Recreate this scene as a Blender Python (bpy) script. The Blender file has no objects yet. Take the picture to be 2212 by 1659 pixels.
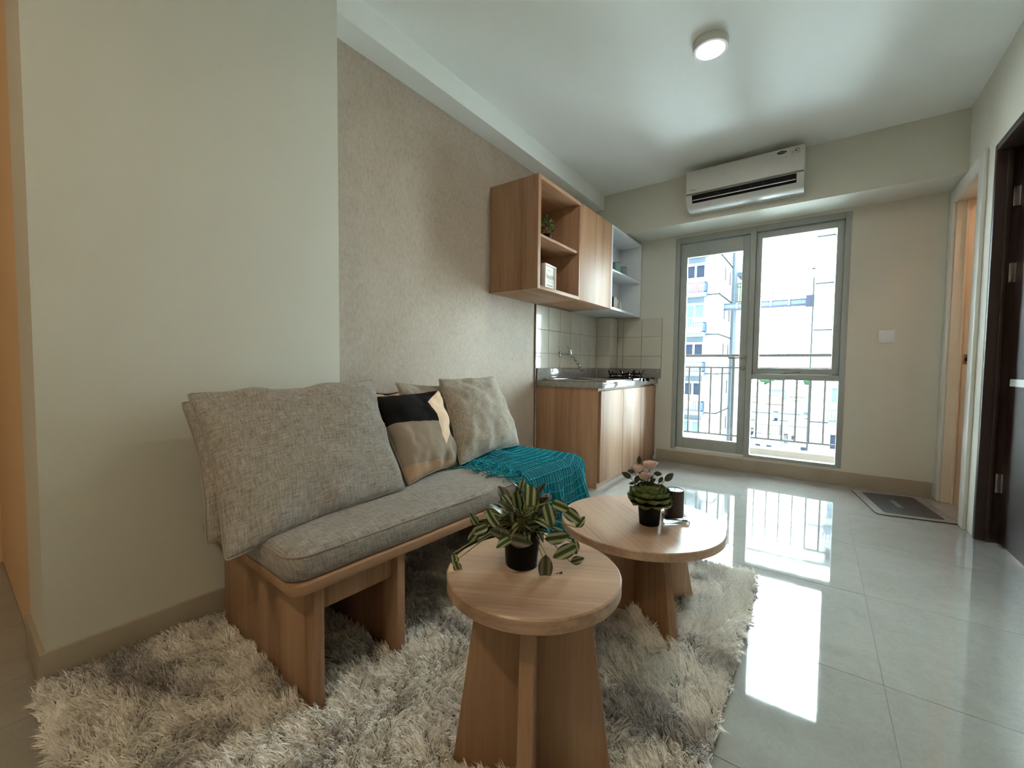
import bpy, bmesh, math, random
import numpy as np
from mathutils import Vector, Matrix, noise

scene = bpy.context.scene
C = scene.collection
R = math.radians

# ------------------------------------------------------------------ camera
def make_camera():
    yaw, pitch, roll = R(35.9717), R(-2.6065), R(0.6028)
    fw = Vector((-math.sin(yaw)*math.cos(pitch), math.cos(yaw)*math.cos(pitch), math.sin(pitch)))
    rt = Vector((math.cos(yaw), math.sin(yaw), 0))
    up = rt.cross(fw)
    r2 = rt*math.cos(roll) + up*math.sin(roll)
    u2 = -rt*math.sin(roll) + up*math.cos(roll)
    cd = bpy.data.cameras.new('camera')
    cd.sensor_fit = 'HORIZONTAL'; cd.sensor_width = 36.0
    cd.lens = 36.0*906.65/2212.0
    cd.clip_start = 0.01; cd.clip_end = 5000
    co = bpy.data.objects.new('camera', cd); C.objects.link(co)
    m = Matrix((r2, u2, -fw)).transposed().to_4x4()
    m.translation = Vector((1.7118, -4.1882, 0.918))
    co.matrix_world = m
    scene.camera = co
make_camera()

# ------------------------------------------------------------------ sky, sun, exposure
world = bpy.data.worlds.new('sky'); scene.world = world
world.use_nodes = True
bg = world.node_tree.nodes['Background']
bg.inputs['Color'].default_value = (0.77, 0.95, 1.0, 1)
bg.inputs['Strength'].default_value = 12.5
sun_data = bpy.data.lights.new('sun', 'SUN'); sun_data.energy = 4.0; sun_data.angle = R(6); sun_data.color = (1.0, 0.96, 0.9)
sun = bpy.data.objects.new('sun', sun_data); C.objects.link(sun)
sun.rotation_euler = (R(38), 0, R(-22))      # high, from behind the building the room is in
vs = scene.view_settings
scene.display_settings.display_device = 'sRGB'
vs.view_transform = 'Standard'; vs.look = 'None'; vs.exposure = 2.0; vs.gamma = 1.0; vs.use_curve_mapping = False
scene.cycles.max_bounces = 9; scene.cycles.diffuse_bounces = 6; scene.cycles.glossy_bounces = 4
scene.cycles.transmission_bounces = 8; scene.cycles.transparent_max_bounces = 12
scene.cycles.sample_clamp_indirect = 6.0
scene.cycles.use_denoising = True

# ------------------------------------------------------------------ node helpers
def lin(r, g, b):
    f = lambda c: (c/255/12.92) if c/255 <= 0.04045 else ((c/255+0.055)/1.055)**2.4
    return (f(r), f(g), f(b), 1)

class NT:
    def __init__(s, name):
        s.mat = bpy.data.materials.new(name); s.mat.use_nodes = True
        s.t = s.mat.node_tree; s.n = s.t.nodes; s.l = s.t.links
        s.b = s.n['Principled BSDF']
    def new(s, typ, **kw):
        n = s.n.new(typ)
        for k, v in kw.items(): setattr(n, k, v)
        return n
    def set(s, sock, v):
        if isinstance(v, bpy.types.NodeSocket): s.l.new(v, sock)
        elif v is not None: sock.default_value = v
    def math(s, op, a, b=None, c=None):
        n = s.new('ShaderNodeMath', operation=op)
        s.set(n.inputs[0], a); s.set(n.inputs[1], b)
        if c is not None: s.set(n.inputs[2], c)
        return n.outputs[0]
    def coord(s, which='Object', scale=(1,1,1), rot=(0,0,0)):
        tc = s.new('ShaderNodeTexCoord'); mp = s.new('ShaderNodeMapping')
        s.l.new(tc.outputs[which], mp.inputs[0])
        mp.inputs['Scale'].default_value = scale; mp.inputs['Rotation'].default_value = rot
        return mp.outputs[0]
    def xyz(s, v):
        n = s.new('ShaderNodeSeparateXYZ'); s.l.new(v, n.inputs[0]); return n.outputs
    def noise(s, vec, scale, detail=4, rough=0.55, dist=0.0):
        n = s.new('ShaderNodeTexNoise'); s.l.new(vec, n.inputs['Vector'])
        n.inputs['Scale'].default_value = scale; n.inputs['Detail'].default_value = detail
        n.inputs['Roughness'].default_value = rough; n.inputs['Distortion'].default_value = dist
        return n.outputs['Fac']
    def ramp(s, fac, stops, interp='LINEAR'):
        n = s.new('ShaderNodeValToRGB'); s.set(n.inputs[0], fac)
        e = n.color_ramp.elements; n.color_ramp.interpolation = interp
        while len(e) < len(stops): e.new(0.5)
        for el, (p, c) in zip(e, stops): el.position = p; el.color = c
        return n.outputs[0]
    def mix(s, fac, a, b, blend='MIX'):
        n = s.new('ShaderNodeMix', data_type='RGBA', blend_type=blend)
        s.set(n.inputs[0], fac); s.set(n.inputs[6], a); s.set(n.inputs[7], b)
        return n.outputs[2]
    def bump(s, h, strength=0.2, dist=0.002):
        n = s.new('ShaderNodeBump'); s.set(n.inputs['Height'], h)
        n.inputs['Strength'].default_value = strength; n.inputs['Distance'].default_value = dist
        s.l.new(n.outputs[0], s.b.inputs['Normal'])
    def out(s, color=None, rough=None, metal=None, spec=None, **kw):
        if color is not None: s.set(s.b.inputs['Base Color'], color)
        if rough is not None: s.set(s.b.inputs['Roughness'], rough)
        if metal is not None: s.set(s.b.inputs['Metallic'], metal)
        if spec is not None: s.set(s.b.inputs['Specular IOR Level'], spec)
        for k, v in kw.items(): s.set(s.b.inputs[k], v)
        return s.mat

def plain(name, rgb, rough=0.5, metal=0.0, spec=0.5, var=0.06, scale=30, bump=0.0):
    t = NT(name); v = t.coord()
    n = t.noise(v, scale, 3)
    c = lin(*rgb); d = tuple(x*(1-var) for x in c[:3])+(1,); l = tuple(min(1, x*(1+var)) for x in c[:3])+(1,)
    if bump: t.bump(n, bump, 0.001)
    return t.out(t.ramp(n, [(0.3, d), (0.7, l)]), rough, metal, spec)

MAT = {}
def paint(name, rgb, grain=0.12):
    t = NT(name); v = t.coord()
    a = t.noise(v, 2.0, 3); b = t.noise(v, 260, 3)
    c = lin(*rgb)
    col = t.ramp(a, [(0.3, tuple(x*0.97 for x in c[:3])+(1,)), (0.7, c)])
    t.bump(b, grain, 0.0012)
    return t.out(col, 0.62, 0, 0.3)
MAT['paint'] = paint('wall_paint', (213, 211, 199))
MAT['ceiling'] = paint('ceiling_paint', (238, 241, 238), 0.06)
MAT['hall'] = paint('hall_paint', (226, 192, 152), 0.2)

def wallpaper():
    t = NT('wallpaper'); v = t.coord(scale=(1, 1, 0.45)); v2 = t.coord(scale=(1, 1, 0.22))
    a = t.noise(v, 75, 6, 0.75, 0.3); b = t.noise(v2, 260, 4, 0.7); c = t.noise(t.coord(), 5, 4, 0.6)
    f = t.math('ADD', t.math('MULTIPLY', a, 0.6), t.math('ADD', t.math('MULTIPLY', b, 0.35), t.math('MULTIPLY', c, 0.25)))
    col = t.ramp(f, [(0.44, lin(160, 146, 131)), (0.56, lin(175, 161, 146)), (0.64, lin(181, 168, 153)), (0.76, lin(190, 179, 165))])
    t.bump(f, 0.35, 0.002)
    return t.out(col, t.math('MULTIPLY_ADD', b, -0.2, 0.68), 0, 0.18)
MAT['wallpaper'] = wallpaper()

def wood(name, axis, dark=.80, rough=0.5, pale=0.0):
    sc = {'x': (0.06, 1, 1), 'y': (1, 0.06, 1), 'z': (1, 1, 0.06)}[axis]
    sf = {'x': (0.03, 1, 1), 'y': (1, 0.03, 1), 'z': (1, 1, 0.03)}[axis]
    t = NT(name)
    inf = t.new('ShaderNodeObjectInfo')
    def vec(s_):
        v = t.coord(scale=s_); n = t.new('ShaderNodeVectorMath', operation='ADD'); t.l.new(v, n.inputs[0])
        cb = t.new('ShaderNodeCombineXYZ'); rr = t.math('MULTIPLY', inf.outputs['Random'], 9.0)
        for k in range(3): t.l.new(rr, cb.inputs[k])
        t.l.new(cb.outputs[0], n.inputs[1]); return n.outputs[0]
    a = t.noise(vec(sc), 9, 3, 0.5, 0.4); b = t.noise(vec(sf), 85, 5, 0.65); c = t.noise(vec(sf), 320, 3, 0.7)
    f = t.math('ADD', t.math('MULTIPLY', a, 0.62), t.math('ADD', t.math('MULTIPLY', b, 0.3), t.math('MULTIPLY', c, 0.14)))
    k = lambda r, g, bb: tuple((x*(1-pale)+lin(g+6, g, g-8)[i]*pale)*dark for i, x in enumerate(lin(r, g, bb)[:3]))+(1,)
    col = t.ramp(f, [(0.36, k(142, 100, 70)), (0.5, k(180, 138, 104)), (0.62, k(196, 156, 121)), (0.74, k(210, 174, 139))])
    t.bump(t.math('ADD', b, c), 0.08, 0.0008)
    return t.out(col, rough, 0, 0.38)
for ax in 'xyz': MAT['wood_'+ax] = wood('oak_laminate_'+ax, ax)
MAT['wood_top'] = wood('table_top_oak', 'x', 1.2, 0.30, 0.42)
for ax in 'xyz': MAT['walnut_'+ax] = wood('warm_oak_'+ax, ax, 0.70)

def brown_door():
    t = NT('dark_brown_wood'); v = t.coord(scale=(1, 1, 0.05)); a = t.noise(v, 40, 5, 0.6)
    return t.out(t.ramp(a, [(0.3, lin(36, 21, 17)), (0.7, lin(56, 35, 28))]), 0.4)
MAT['brown'] = brown_door()

def floor_tile():
    t = NT('polished_tile'); v = t.coord()
    inf = t.new('ShaderNodeObjectInfo')
    n = t.new('ShaderNodeVectorMath', operation='ADD'); t.l.new(v, n.inputs[0])
    cb = t.new('ShaderNodeCombineXYZ')
    for k in range(3): t.l.new(t.math('MULTIPLY', inf.outputs['Random'], 23.0*(k+1)), cb.inputs[k])
    t.l.new(cb.outputs[0], n.inputs[1]); v = n.outputs[0]
    a = t.noise(v, 4.5, 6, 0.65, 1.2); b = t.noise(v, 14, 5, 0.7, 2.2)
    vein = t.math('SUBTRACT', 1.0, t.math('MULTIPLY', t.math('ABSOLUTE', t.math('SUBTRACT', b, 0.5)), 14.0))
    vein = t.math('MULTIPLY', t.math('MAXIMUM', vein, 0.0), 0.25)
    col = t.mix(vein, t.ramp(a, [(0.3, lin(140, 139, 133)), (0.7, lin(151, 150, 145))]), lin(164, 163, 159))
    sm = t.noise(v, 30, 4, 0.7)
    return t.out(col, t.math('MULTIPLY_ADD', sm, 0.05, 0.012), 0, 0.75, **{'Coat Weight': 0.25, 'Coat Roughness': 0.02})
MAT['tile'] = floor_tile()
MAT['wallgrout'] = plain('wall_grout', (164, 155, 138), 0.9, spec=.1)
MAT['grout'] = plain('grout', (120, 112, 100), 0.8)

def walltile():
    t = NT('glazed_wall_tile'); a = t.noise(t.coord(), 6, 3)
    inf = t.new('ShaderNodeObjectInfo')
    f = t.math('ADD', a, t.math('MULTIPLY', inf.outputs['Random'], 0.2))
    return t.out(t.ramp(f, [(0.3, lin(200, 195, 180)), (0.9, lin(212, 208, 195))]), 0.06, 0, 0.5)
MAT['walltile'] = walltile()

def granite():
    t = NT('grey_granite'); v = t.coord(); a = t.noise(v, 9, 6, 0.7, 1.5); b = t.noise(v, 90, 4, 0.7)
    vein = t.math('MAXIMUM', t.math('SUBTRACT', 1.0, t.math('MULTIPLY', t.math('ABSOLUTE', t.math('SUBTRACT', a, 0.52)), 22.0)), 0.0)
    col = t.mix(t.math('MULTIPLY', vein, 0.35), t.ramp(b, [(0.3, lin(130, 127, 124)), (0.7, lin(150, 147, 143))]), lin(192, 190, 186))
    return t.out(col, 0.07, 0, 0.6)
MAT['granite'] = granite()
MAT['skirting'] = plain('skirting_tile', (166, 156, 138), 0.3, scale=8)
MAT['white'] = plain('white_laminate', (226, 230, 234), 0.35, var=0.02)
MAT['whitewood'] = plain('white_gloss_paint', (222, 222, 216), 0.35, var=0.03, scale=8)
MAT['cream'] = plain('cream_paint', (226, 212, 190), 0.4, var=0.03, scale=8)
MAT['alu'] = plain('pale_grey_aluminium', (166, 171, 168), 0.42, 0.0, 0.5, var=0.03, scale=10)
MAT['chrome'] = plain('chrome', (205, 208, 210), 0.12, 1.0, var=0.02)
MAT['brown_trim'] = plain('brown_edge_strip', (120, 92, 76), .5)
MAT['steel'] = plain('brushed_steel', (176, 172, 166), 0.22, 1.0, var=0.08, scale=60)
MAT['blackmetal'] = plain('black_enamel', (14, 14, 18), 0.18, 0.0, 0.6)
MAT['blackmatt'] = plain('matt_black', (8, 8, 8), 0.55, spec=0.2)
MAT['pot'] = plain('black_plastic', (9, 9, 9), 0.5, spec=0.15)
MAT['acwhite'] = plain('air_conditioner_plastic', (206, 205, 200), 0.3, var=0.015)
MAT['acgrey'] = plain('grey_groove', (120, 120, 116), 0.5)
MAT['finink'] = plain('dark_fin', (30, 30, 34), .6)
MAT['ink'] = plain('dark_ink', (22, 20, 30), 0.5)
MAT['greenink'] = plain('green_ink', (70, 96, 88), 0.5)
MAT['greyink'] = plain('grey_ink', (140, 140, 134), 0.5)
MAT['paper'] = plain('white_paper', (226, 224, 214), 0.7)
MAT['teal_cup'] = plain('pale_teal_ceramic', (134, 166, 162), 0.25)
MAT['darkrim'] = plain('dark_rim', (70, 66, 64), 0.3)
MAT['tantile'] = plain('tan_bath_tile', (214, 166, 110), 0.2, scale=3)
MAT['soil'] = plain('potting_soil', (40, 30, 22), 0.9)

def glass(name='window_glass', tint=(0.97, 0.99, 0.99, 1)):
    t = NT(name); t.n.remove(t.b)
    tr = t.new('ShaderNodeBsdfTransparent'); tr.inputs[0].default_value = tint
    gl = t.new('ShaderNodeBsdfGlossy'); gl.inputs['Roughness'].default_value = 0.0
    fr = t.new('ShaderNodeFresnel'); fr.inputs[0].default_value = 1.45
    mx = t.new('ShaderNodeMixShader'); t.l.new(fr.outputs[0], mx.inputs[0]); t.l.new(tr.outputs[0], mx.inputs[1]); t.l.new(gl.outputs[0], mx.inputs[2])
    t.l.new(mx.outputs[0], t.n['Material Output'].inputs[0])
    return t.mat
MAT['glass'] = glass()
def solid_glass():
    t = NT('clear_solid_glass')
    return t.out((0.93, 0.98, 0.97, 1), 0.02, 0, 0.5, **{'Transmission Weight': 1.0, 'IOR': 1.5})
MAT['solidglass'] = solid_glass()

def emit(name, rgb, strength):
    t = NT(name)
    return t.out((1, 1, 1, 1), 0.5, **{'Emission Color': tuple(rgb)+(1,), 'Emission Strength': strength})

def linen(name, dark, mid, light, sc=1.0):
    t = NT(name)
    a = t.noise(t.coord('UV', scale=(150*sc, 14*sc, 1)), 1.0, 3, 0.7)
    b = t.noise(t.coord('UV', scale=(14*sc, 150*sc, 1)), 1.0, 3, 0.7)
    c = t.noise(t.coord('UV', scale=(520*sc, 520*sc, 1)), 1.0, 2, 0.7)
    f = t.math('ADD', t.math('MULTIPLY', a, 0.5), t.math('ADD', t.math('MULTIPLY', b, 0.5), t.math('MULTIPLY', c, 0.3)))
    col = t.ramp(f, [(0.48, lin(*dark)), (0.64, lin(*mid)), (0.82, lin(*light))])
    t.bump(f, 0.45, 0.0015)
    return t.out(col, 0.92, 0, 0.15, **{'Sheen Weight': 0.15})
MAT['linen'] = linen('grey_linen', (108, 101, 95), (154, 147, 139), (190, 183, 174))
MAT['linen_seat'] = linen('grey_linen_seat', (104, 97, 91), (146, 139, 131), (180, 173, 165), 1.0)
MAT['linen_dark'] = linen('taupe_linen', (112, 103, 92), (150, 140, 126), (182, 172, 158))

def printed():
    t = NT('printed_patchwork_cloth'); uv = t.xyz(t.coord('UV')); u, v = uv[0], uv[1]
    gt = lambda a, b: t.math('GREATER_THAN', a, b)
    lt = lambda a, b: t.math('LESS_THAN', a, b)
    both = lambda a, b: t.math('MULTIPLY', a, b)
    grain = t.noise(t.coord('UV', scale=(160, 160, 1)), 1.0, 3, 0.7)
    base = t.ramp(grain, [(0.3, lin(142, 128, 112)), (0.7, lin(160, 146, 130))])
    black = t.ramp(grain, [(0.3, lin(18, 17, 17)), (0.7, lin(28, 27, 27))])
    peach = t.ramp(grain, [(0.3, lin(226, 196, 166)), (0.7, lin(236, 208, 180))])
    tan = t.ramp(grain, [(0.3, lin(172, 142, 116)), (0.7, lin(186, 156, 128))])
    c = t.mix(lt(v, t.math('MULTIPLY_ADD', u, -0.15, 0.17)), base, tan)
    c = t.mix(gt(v, t.math('MULTIPLY_ADD', u, -0.17, 0.62)), c, black)
    edge = t.math('MULTIPLY_ADD', v, -0.13, 0.70)             # slanted side of the peach strip
    side = gt(u, edge)
    low = gt(v, t.math('MULTIPLY_ADD', u, 0.8, -0.29))
    top = lt(v, t.math('MULTIPLY_ADD', u, 0.6, 0.42))
    c = t.mix(both(both(side, low), top), c, peach)
    t.bump(grain, 0.2, 0.001)
    return t.out(c, 0.9, 0, 0.15)
MAT['print'] = printed()
def printed_back():
    t = NT('peach_patchwork_cloth'); uv = t.xyz(t.coord('UV'))
    c = t.mix(t.math('GREATER_THAN', uv[1], 0.955), lin(214, 180, 146), lin(24, 22, 22))
    return t.out(c, 0.9, 0, 0.15)
MAT['print_back'] = printed_back()

def knit():
    t = NT('teal_knit'); v = t.coord(); a = t.noise(v, 300, 3, 0.7); b = t.noise(v, 12, 3)
    f = t.math('ADD', t.math('MULTIPLY', a, 0.6), t.math('MULTIPLY', b, 0.4))
    t.bump(a, 0.5, 0.002)
    return t.out(t.ramp(f, [(0.35, lin(8, 92, 112)), (0.6, lin(20, 122, 142)), (0.75, lin(38, 146, 166))]), 0.95, 0, 0.1, **{'Sheen Weight': 0.3})
MAT['knit'] = knit()
MAT['cord'] = plain('teal_yarn', (44, 150, 168), 0.95, spec=0.1, var=0.2, scale=200)

def leafmat(name, centre, stripe, edge):
    t = NT(name); x = t.xyz(t.coord())
    ax = t.math('ABSOLUTE', t.math('MULTIPLY', x[0], 1/0.0145))     # 0 at the midrib, 1 at the rim
    vein = t.noise(t.coord(scale=(900, 25, 1)), 1.0, 3)
    f = t.math('ADD', ax, t.math('MULTIPLY', t.math('SUBTRACT', vein, 0.5), 0.25))
    col = t.ramp(f, [(0.0, lin(*centre)), (0.22, lin(*centre)), (0.34, lin(*stripe)), (0.62, lin(*stripe)), (0.76, lin(*edge)), (1.0, lin(*edge))])
    inf = t.new('ShaderNodeObjectInfo')
    hs = t.new('ShaderNodeHueSaturation'); t.l.new(col, hs.inputs['Color'])
    t.set(hs.inputs['Value'], t.math('MULTIPLY_ADD', inf.outputs['Random'], 0.5, 0.7))
    return t.out(hs.outputs[0], 0.32, 0, 0.5)
MAT['leaf_green'] = leafmat('striped_leaf', (52, 74, 26), (160, 168, 128), (44, 56, 36))
MAT['leaf_purple'] = leafmat('purple_striped_leaf', (62, 70, 40), (112, 104, 88), (70, 56, 56))
MAT['leaf_dark'] = plain('dark_rose_leaf', (46, 54, 30), 0.4, var=0.3, scale=50)
MAT['succulent'] = plain('succulent_leaf', (92, 106, 54), 0.42, var=0.35, scale=40)
MAT['petal'] = plain('pale_pink_petal', (226, 200, 190), 0.7, var=0.12, scale=60)
MAT['stem'] = plain('pale_stem', (150, 150, 96), 0.6)
MAT['shrub'] = plain('shrub_leaf', (92, 116, 66), 0.5, var=0.4, scale=40)

# ------------------------------------------------------------------ geometry helpers
class MB:
    def __init__(s): s.v = []; s.f = []; s.uv = None
    def box(s, x0, x1, y0, y1, z0, z1):
        n = len(s.v)
        s.v += [(x0,y0,z0),(x1,y0,z0),(x1,y1,z0),(x0,y1,z0),(x0,y0,z1),(x1,y0,z1),(x1,y1,z1),(x0,y1,z1)]
        s.f += [tuple(n+i for i in q) for q in ((0,3,2,1),(4,5,6,7),(0,1,5,4),(1,2,6,5),(2,3,7,6),(3,0,4,7))]
        return s
    def prism(s, poly, axis, lo, hi):
        """poly: list of 2D points in the two other axes (cyclic order), extruded along axis"""
        n = len(s.v); k = len(poly)
        for w in (lo, hi):
            for (a, b) in poly:
                s.v.append({'x': (w, a, b), 'y': (a, w, b), 'z': (a, b, w)}[axis])
        s.f.append(tuple(range(n, n+k))); s.f.append(tuple(range(n+2*k-1, n+k-1, -1)))
        for i in range(k):
            j = (i+1) % k
            s.f.append((n+i, n+k+i, n+k+j, n+j))
        return s
    def lathe(s, prof, c=(0,0,0), seg=24):
        n = len(s.v); k = len(prof)
        for i in range(seg):
            a = 2*math.pi*i/seg
            for (r, z) in prof: s.v.append((c[0]+r*math.cos(a), c[1]+r*math.sin(a), c[2]+z))
        for i in range(seg):
            j = (i+1) % seg
            for q in range(k-1): s.f.append((n+i*k+q, n+j*k+q, n+j*k+q+1, n+i*k+q+1))
        return s
    def tube(s, pts, r, seg=6, taper=1.0):
        n = len(s.v); P = [Vector(p) for p in pts]
        for i, p in enumerate(P):
            d = (P[min(i+1, len(P)-1)] - P[max(i-1, 0)]).normalized()
            a = d.cross(Vector((0.13, 0.31, 0.94)));
            if a.length < 1e-4: a = d.cross(Vector((1, 0, 0)))
            a.normalize(); b = d.cross(a)
            rr = r*(1+(taper-1)*i/max(1, len(P)-1))
            for q in range(seg):
                t = 2*math.pi*q/seg; s.v.append(tuple(p + a*math.cos(t)*rr + b*math.sin(t)*rr))
        for i in range(len(P)-1):
            for q in range(seg):
                w = (q+1) % seg; s.f.append((n+i*seg+q, n+i*seg+w, n+(i+1)*seg+w, n+(i+1)*seg+q))
        s.f.append(tuple(n+q for q in range(seg-1, -1, -1))); m = n+(len(P)-1)*seg
        s.f.append(tuple(m+q for q in range(seg)))
        return s
    def grid(s, fn, nu, nv):
        n = len(s.v)
        for i in range(nu+1):
            for j in range(nv+1): s.v.append(tuple(fn(i/nu, j/nv)))
        for i in range(nu):
            for j in range(nv):
                a = n+i*(nv+1)+j; s.f.append((a, a+nv+1, a+nv+2, a+1))
        return s
    def mesh(s, name, bevel=0.0, seg=2, smooth=False, angle=40):
        me = bpy.data.meshes.new(name); me.from_pydata(s.v, [], s.f)
        bm = bmesh.new(); bm.from_mesh(me)
        bmesh.ops.recalc_face_normals(bm, faces=bm.faces[:])
        if bevel:
            es = [e for e in bm.edges if len(e.link_faces) == 2 and e.calc_face_angle(0) > R(30)]
            bmesh.ops.bevel(bm, geom=es, offset=bevel, segments=seg, profile=0.5, affect='EDGES', clamp_overlap=True)
        bm.to_mesh(me); bm.free()
        if smooth or bevel:
            for p in me.polygons: p.use_smooth = True
            me.set_sharp_from_angle(angle=R(angle))
        return me

def link(name, me, mat, parent=None):
    o = bpy.data.objects.new(name, me); C.objects.link(o)
    if mat is not None:
        me.materials.clear(); me.materials.append(MAT[mat] if isinstance(mat, str) else mat)
    if parent is not None: o.parent = parent
    return o
def obj(name, mb, mat, parent=None, bevel=0.0, smooth=False, seg=2, angle=40):
    return link(name, mb.mesh(name, bevel, seg, smooth, angle), mat, parent)
def box(name, b, mat, parent=None, bevel=0.0):
    return obj(name, MB().box(*b), mat, parent, bevel)
def tag(o, label=None, cat=None, group=None, kind=None):
    if label: o['label'] = label
    if cat: o['category'] = cat
    if group: o['group'] = group
    if kind: o['kind'] = kind
    return o
def thing(name, label, cat, loc=(0,0,0), rz=0.0, group=None, kind=None):
    o = bpy.data.objects.new(name, None); C.objects.link(o)
    o.location = loc; o.rotation_euler = (0, 0, rz); o.empty_display_size = 0.05
    return tag(o, label, cat, group, kind)
def setuv(me, fn):
    """fn(vertex index) -> (u, v)"""
    uvl = me.uv_layers.new(name='UVMap')
    idx = np.empty(len(me.loops), np.int32); me.loops.foreach_get('vertex_index', idx)
    arr = fn(idx).astype(np.float32).reshape(-1); uvl.data.foreach_set('uv', arr)
def copy_tree(o, parent=None):
    c = o.copy(); C.objects.link(c); c.parent = parent
    for ch in list(o.children): copy_tree(ch, c)
    return c
# ================================================================== ROOM SHELL
ZC, ZB, DL, ZB2, DB, W = 2.5483, 2.4163, 0.131, 2.1527, 0.347, 2.435
YN, Y1 = -4.03, -3.131            # near end of the left wall, start of the papered recess
YB, XH = -6.2, -1.25              # wall behind, hall on the left

# floor: screed plus every 60 cm tile
fl = box('floor', (XH-.1, W+.12, YB-.1, 0.13, -0.12, -0.0025), 'grout'); tag(fl, 'polished cream tiled floor', 'floor', kind='structure')
full = MB().box(-.299, .299, -.299, .299, -.0024, 0).mesh('tile', 0.0006, 1)
full.materials.append(MAT['tile'])
def rects():
    xs = [1.9013+.6*k for k in range(-6, 3)]; ys = [-.1973+.6*k for k in range(-12, 2)]
    for x in xs:
        for y in ys:
            regions = [(-DL, W, -3.13, 0.0), (0.0, W, YN, -3.13), (XH, W, YB, YN)]
            for (a0, a1, b0, b1) in regions:
                x0, x1, y0, y1 = max(x, a0), min(x+.6, a1), max(y, b0), min(y+.6, b1)
                if x1-x0 > .004 and y1-y0 > .004: yield x0, x1, y0, y1
for (x0, x1, y0, y1) in rects():
    if x1-x0 > .5999 and y1-y0 > .5999:
        o = bpy.data.objects.new('tile', full); C.objects.link(o); o.location = ((x0+x1)/2, (y0+y1)/2, 0)
    else:
        w2, h2 = (x1-x0)/2-.001, (y1-y0)/2-.001
        o = obj('tile', MB().box(-w2, w2, -h2, h2, -.0024, 0), 'tile'); o.location = ((x0+x1)/2, (y0+y1)/2, 0)
    o.parent = fl

def struct(o, label=None): return tag(o, label, kind='structure')
struct(box('ceiling', (XH-.1, W+.12, YB-.1, 0.13, ZC, ZC+.12), 'ceiling'), 'white painted ceiling')
struct(box('wall_left', (-.30, 0, YN, Y1, 0, ZC), 'paint'), 'plain cream wall beside the bench')
wl = struct(box('wall_left_recess', (-.30, -DL, Y1, -1.345, 0, ZB), 'wallpaper'), 'beige textured wallpaper in the recess behind the bench')
struct(box('wall_left_kitchen', (-.30, -DL, -1.345, 0.13, 0, ZB), 'paint'), 'kitchen stretch of the left wall')
struct(box('beam_left', (-.30, 0, Y1, -DB, ZB, ZC), 'ceiling'), 'boxed beam along the top of the left wall')
struct(box('beam_far', (-.30, W, -DB, 0.13, ZB2, ZC), 'paint'), 'deep boxed beam above the balcony door')
m = MB().box(-.30, .588, 0, .13, 0, ZB2).box(1.886, W+.12, 0, .13, 0, ZB2).box(.588, 1.886, 0, .13, 0, .127).box(.588, 1.886, 0, .13, 2.129, ZB2)
struct(obj('wall_far', m, 'paint'), 'cream wall around the balcony door')
struct(box('trim_1', (-DL, -DL+.010, -1.348, -1.338, 0, 1.41), 'brown_trim'), 'thin brown edge strip between wallpaper and tiles')
# right wall with two door openings
m = MB()
m.box(W, W+.12, -.10, 0, 0, 2.06).box(W, W+.12, -.866, -.645, 0, 2.06).box(W, W+.12, -.866, 0, 2.06, ZC)
m.box(W, W+.12, -1.735, -.866, 2.095, ZC).box(W, W+.12, YB, -1.735, 0, ZC)
struct(obj('wall_right', m, 'paint'), 'cream wall with the white and the brown door frames')
struct(box('wall_back', (XH-.1, W+.12, YB-.1, YB, 0, ZC), 'paint'), 'wall behind the photographer')
struct(box('wall_hall', (XH-.1, XH, YB, YN+.12, 0, ZC), 'hall'), 'tan wall of the side hall')
struct(box('wall_hall_end', (XH, -.30, YN, YN+.12, 0, ZC), 'hall'), 'end wall of the side hall')
# skirting
def skirt(name, b, label): struct(box(name, b, 'skirting', None, 0.001), label)
skirt('baseboard_far', (.452, 2.405, -.012, 0, 0, .105), 'taupe skirting tile along the far wall')
skirt('baseboard_left', (0, .012, YN-.012, Y1, 0, .105), 'taupe skirting tile along the left wall')
skirt('baseboard_left_end', (-.30, 0, YN-.012, YN, 0, .105), 'taupe skirting tile round the end of the left wall')
skirt('baseboard_recess', (-DL, -DL+.012, Y1, -1.352, 0, .105), 'taupe skirting tile in the papered recess')
skirt('baseboard_right', (W-.012, W, -5.0, -1.80, 0, .105), 'taupe skirting tile along the right wall')

# ------------------------------------------------------------------ kitchen wall tiles
col = struct(box('wall_column', (-DL, .020, -.199, 0, 0, ZB2), 'wallgrout'), 'tiled pipe column in the kitchen corner')
tile_cache = {}
def wtile(parent, axis, pos, lo, hi, z0, z1):
    """a tile lying on plane axis=pos, running lo..hi, 4 mm proud, 2 mm joints"""
    w, h = (hi-lo)-.0035, (z1-z0)-.0035
    key = (axis, round(w, 4), round(h, 4))
    if key not in tile_cache:
        if axis == 'x': mb = MB().box(0, .005, -w/2, w/2, -h/2, h/2)
        else: mb = MB().box(-w/2, w/2, -.005, 0, -h/2, h/2)
        me = mb.mesh('tile', .0012, 1); me.materials.append(MAT['walltile']); tile_cache[key] = me
    o = bpy.data.objects.new('tile', tile_cache[key]); C.objects.link(o); o.parent = parent
    c = (lo+hi)/2
    o.location = (pos, c, (z0+z1)/2) if axis == 'x' else (c, pos, (z0+z1)/2)
rows = [(.893, 1.018), (1.018, 1.211), (1.211, 1.404)]
bs = struct(box('wall_left_backsplash', (-DL, -DL+.002, -1.337, -.2, .8, 1.404), 'wallgrout'), 'glazed cream kitchen wall tiles')
ys = [-1.335, -1.142, -.946, -.750, -.555, -.354, -.203]
for (z0, z1) in rows:
    for a, b in zip(ys[:-1], ys[1:]): wtile(bs, 'x', -DL+.0021, a, b, z0, z1)
    wtile(col, 'y', -.199, -DL+.008, .022, z0, z1)
    wtile(col, 'x', .020, -.203, -.006, z0, z1)
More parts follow.
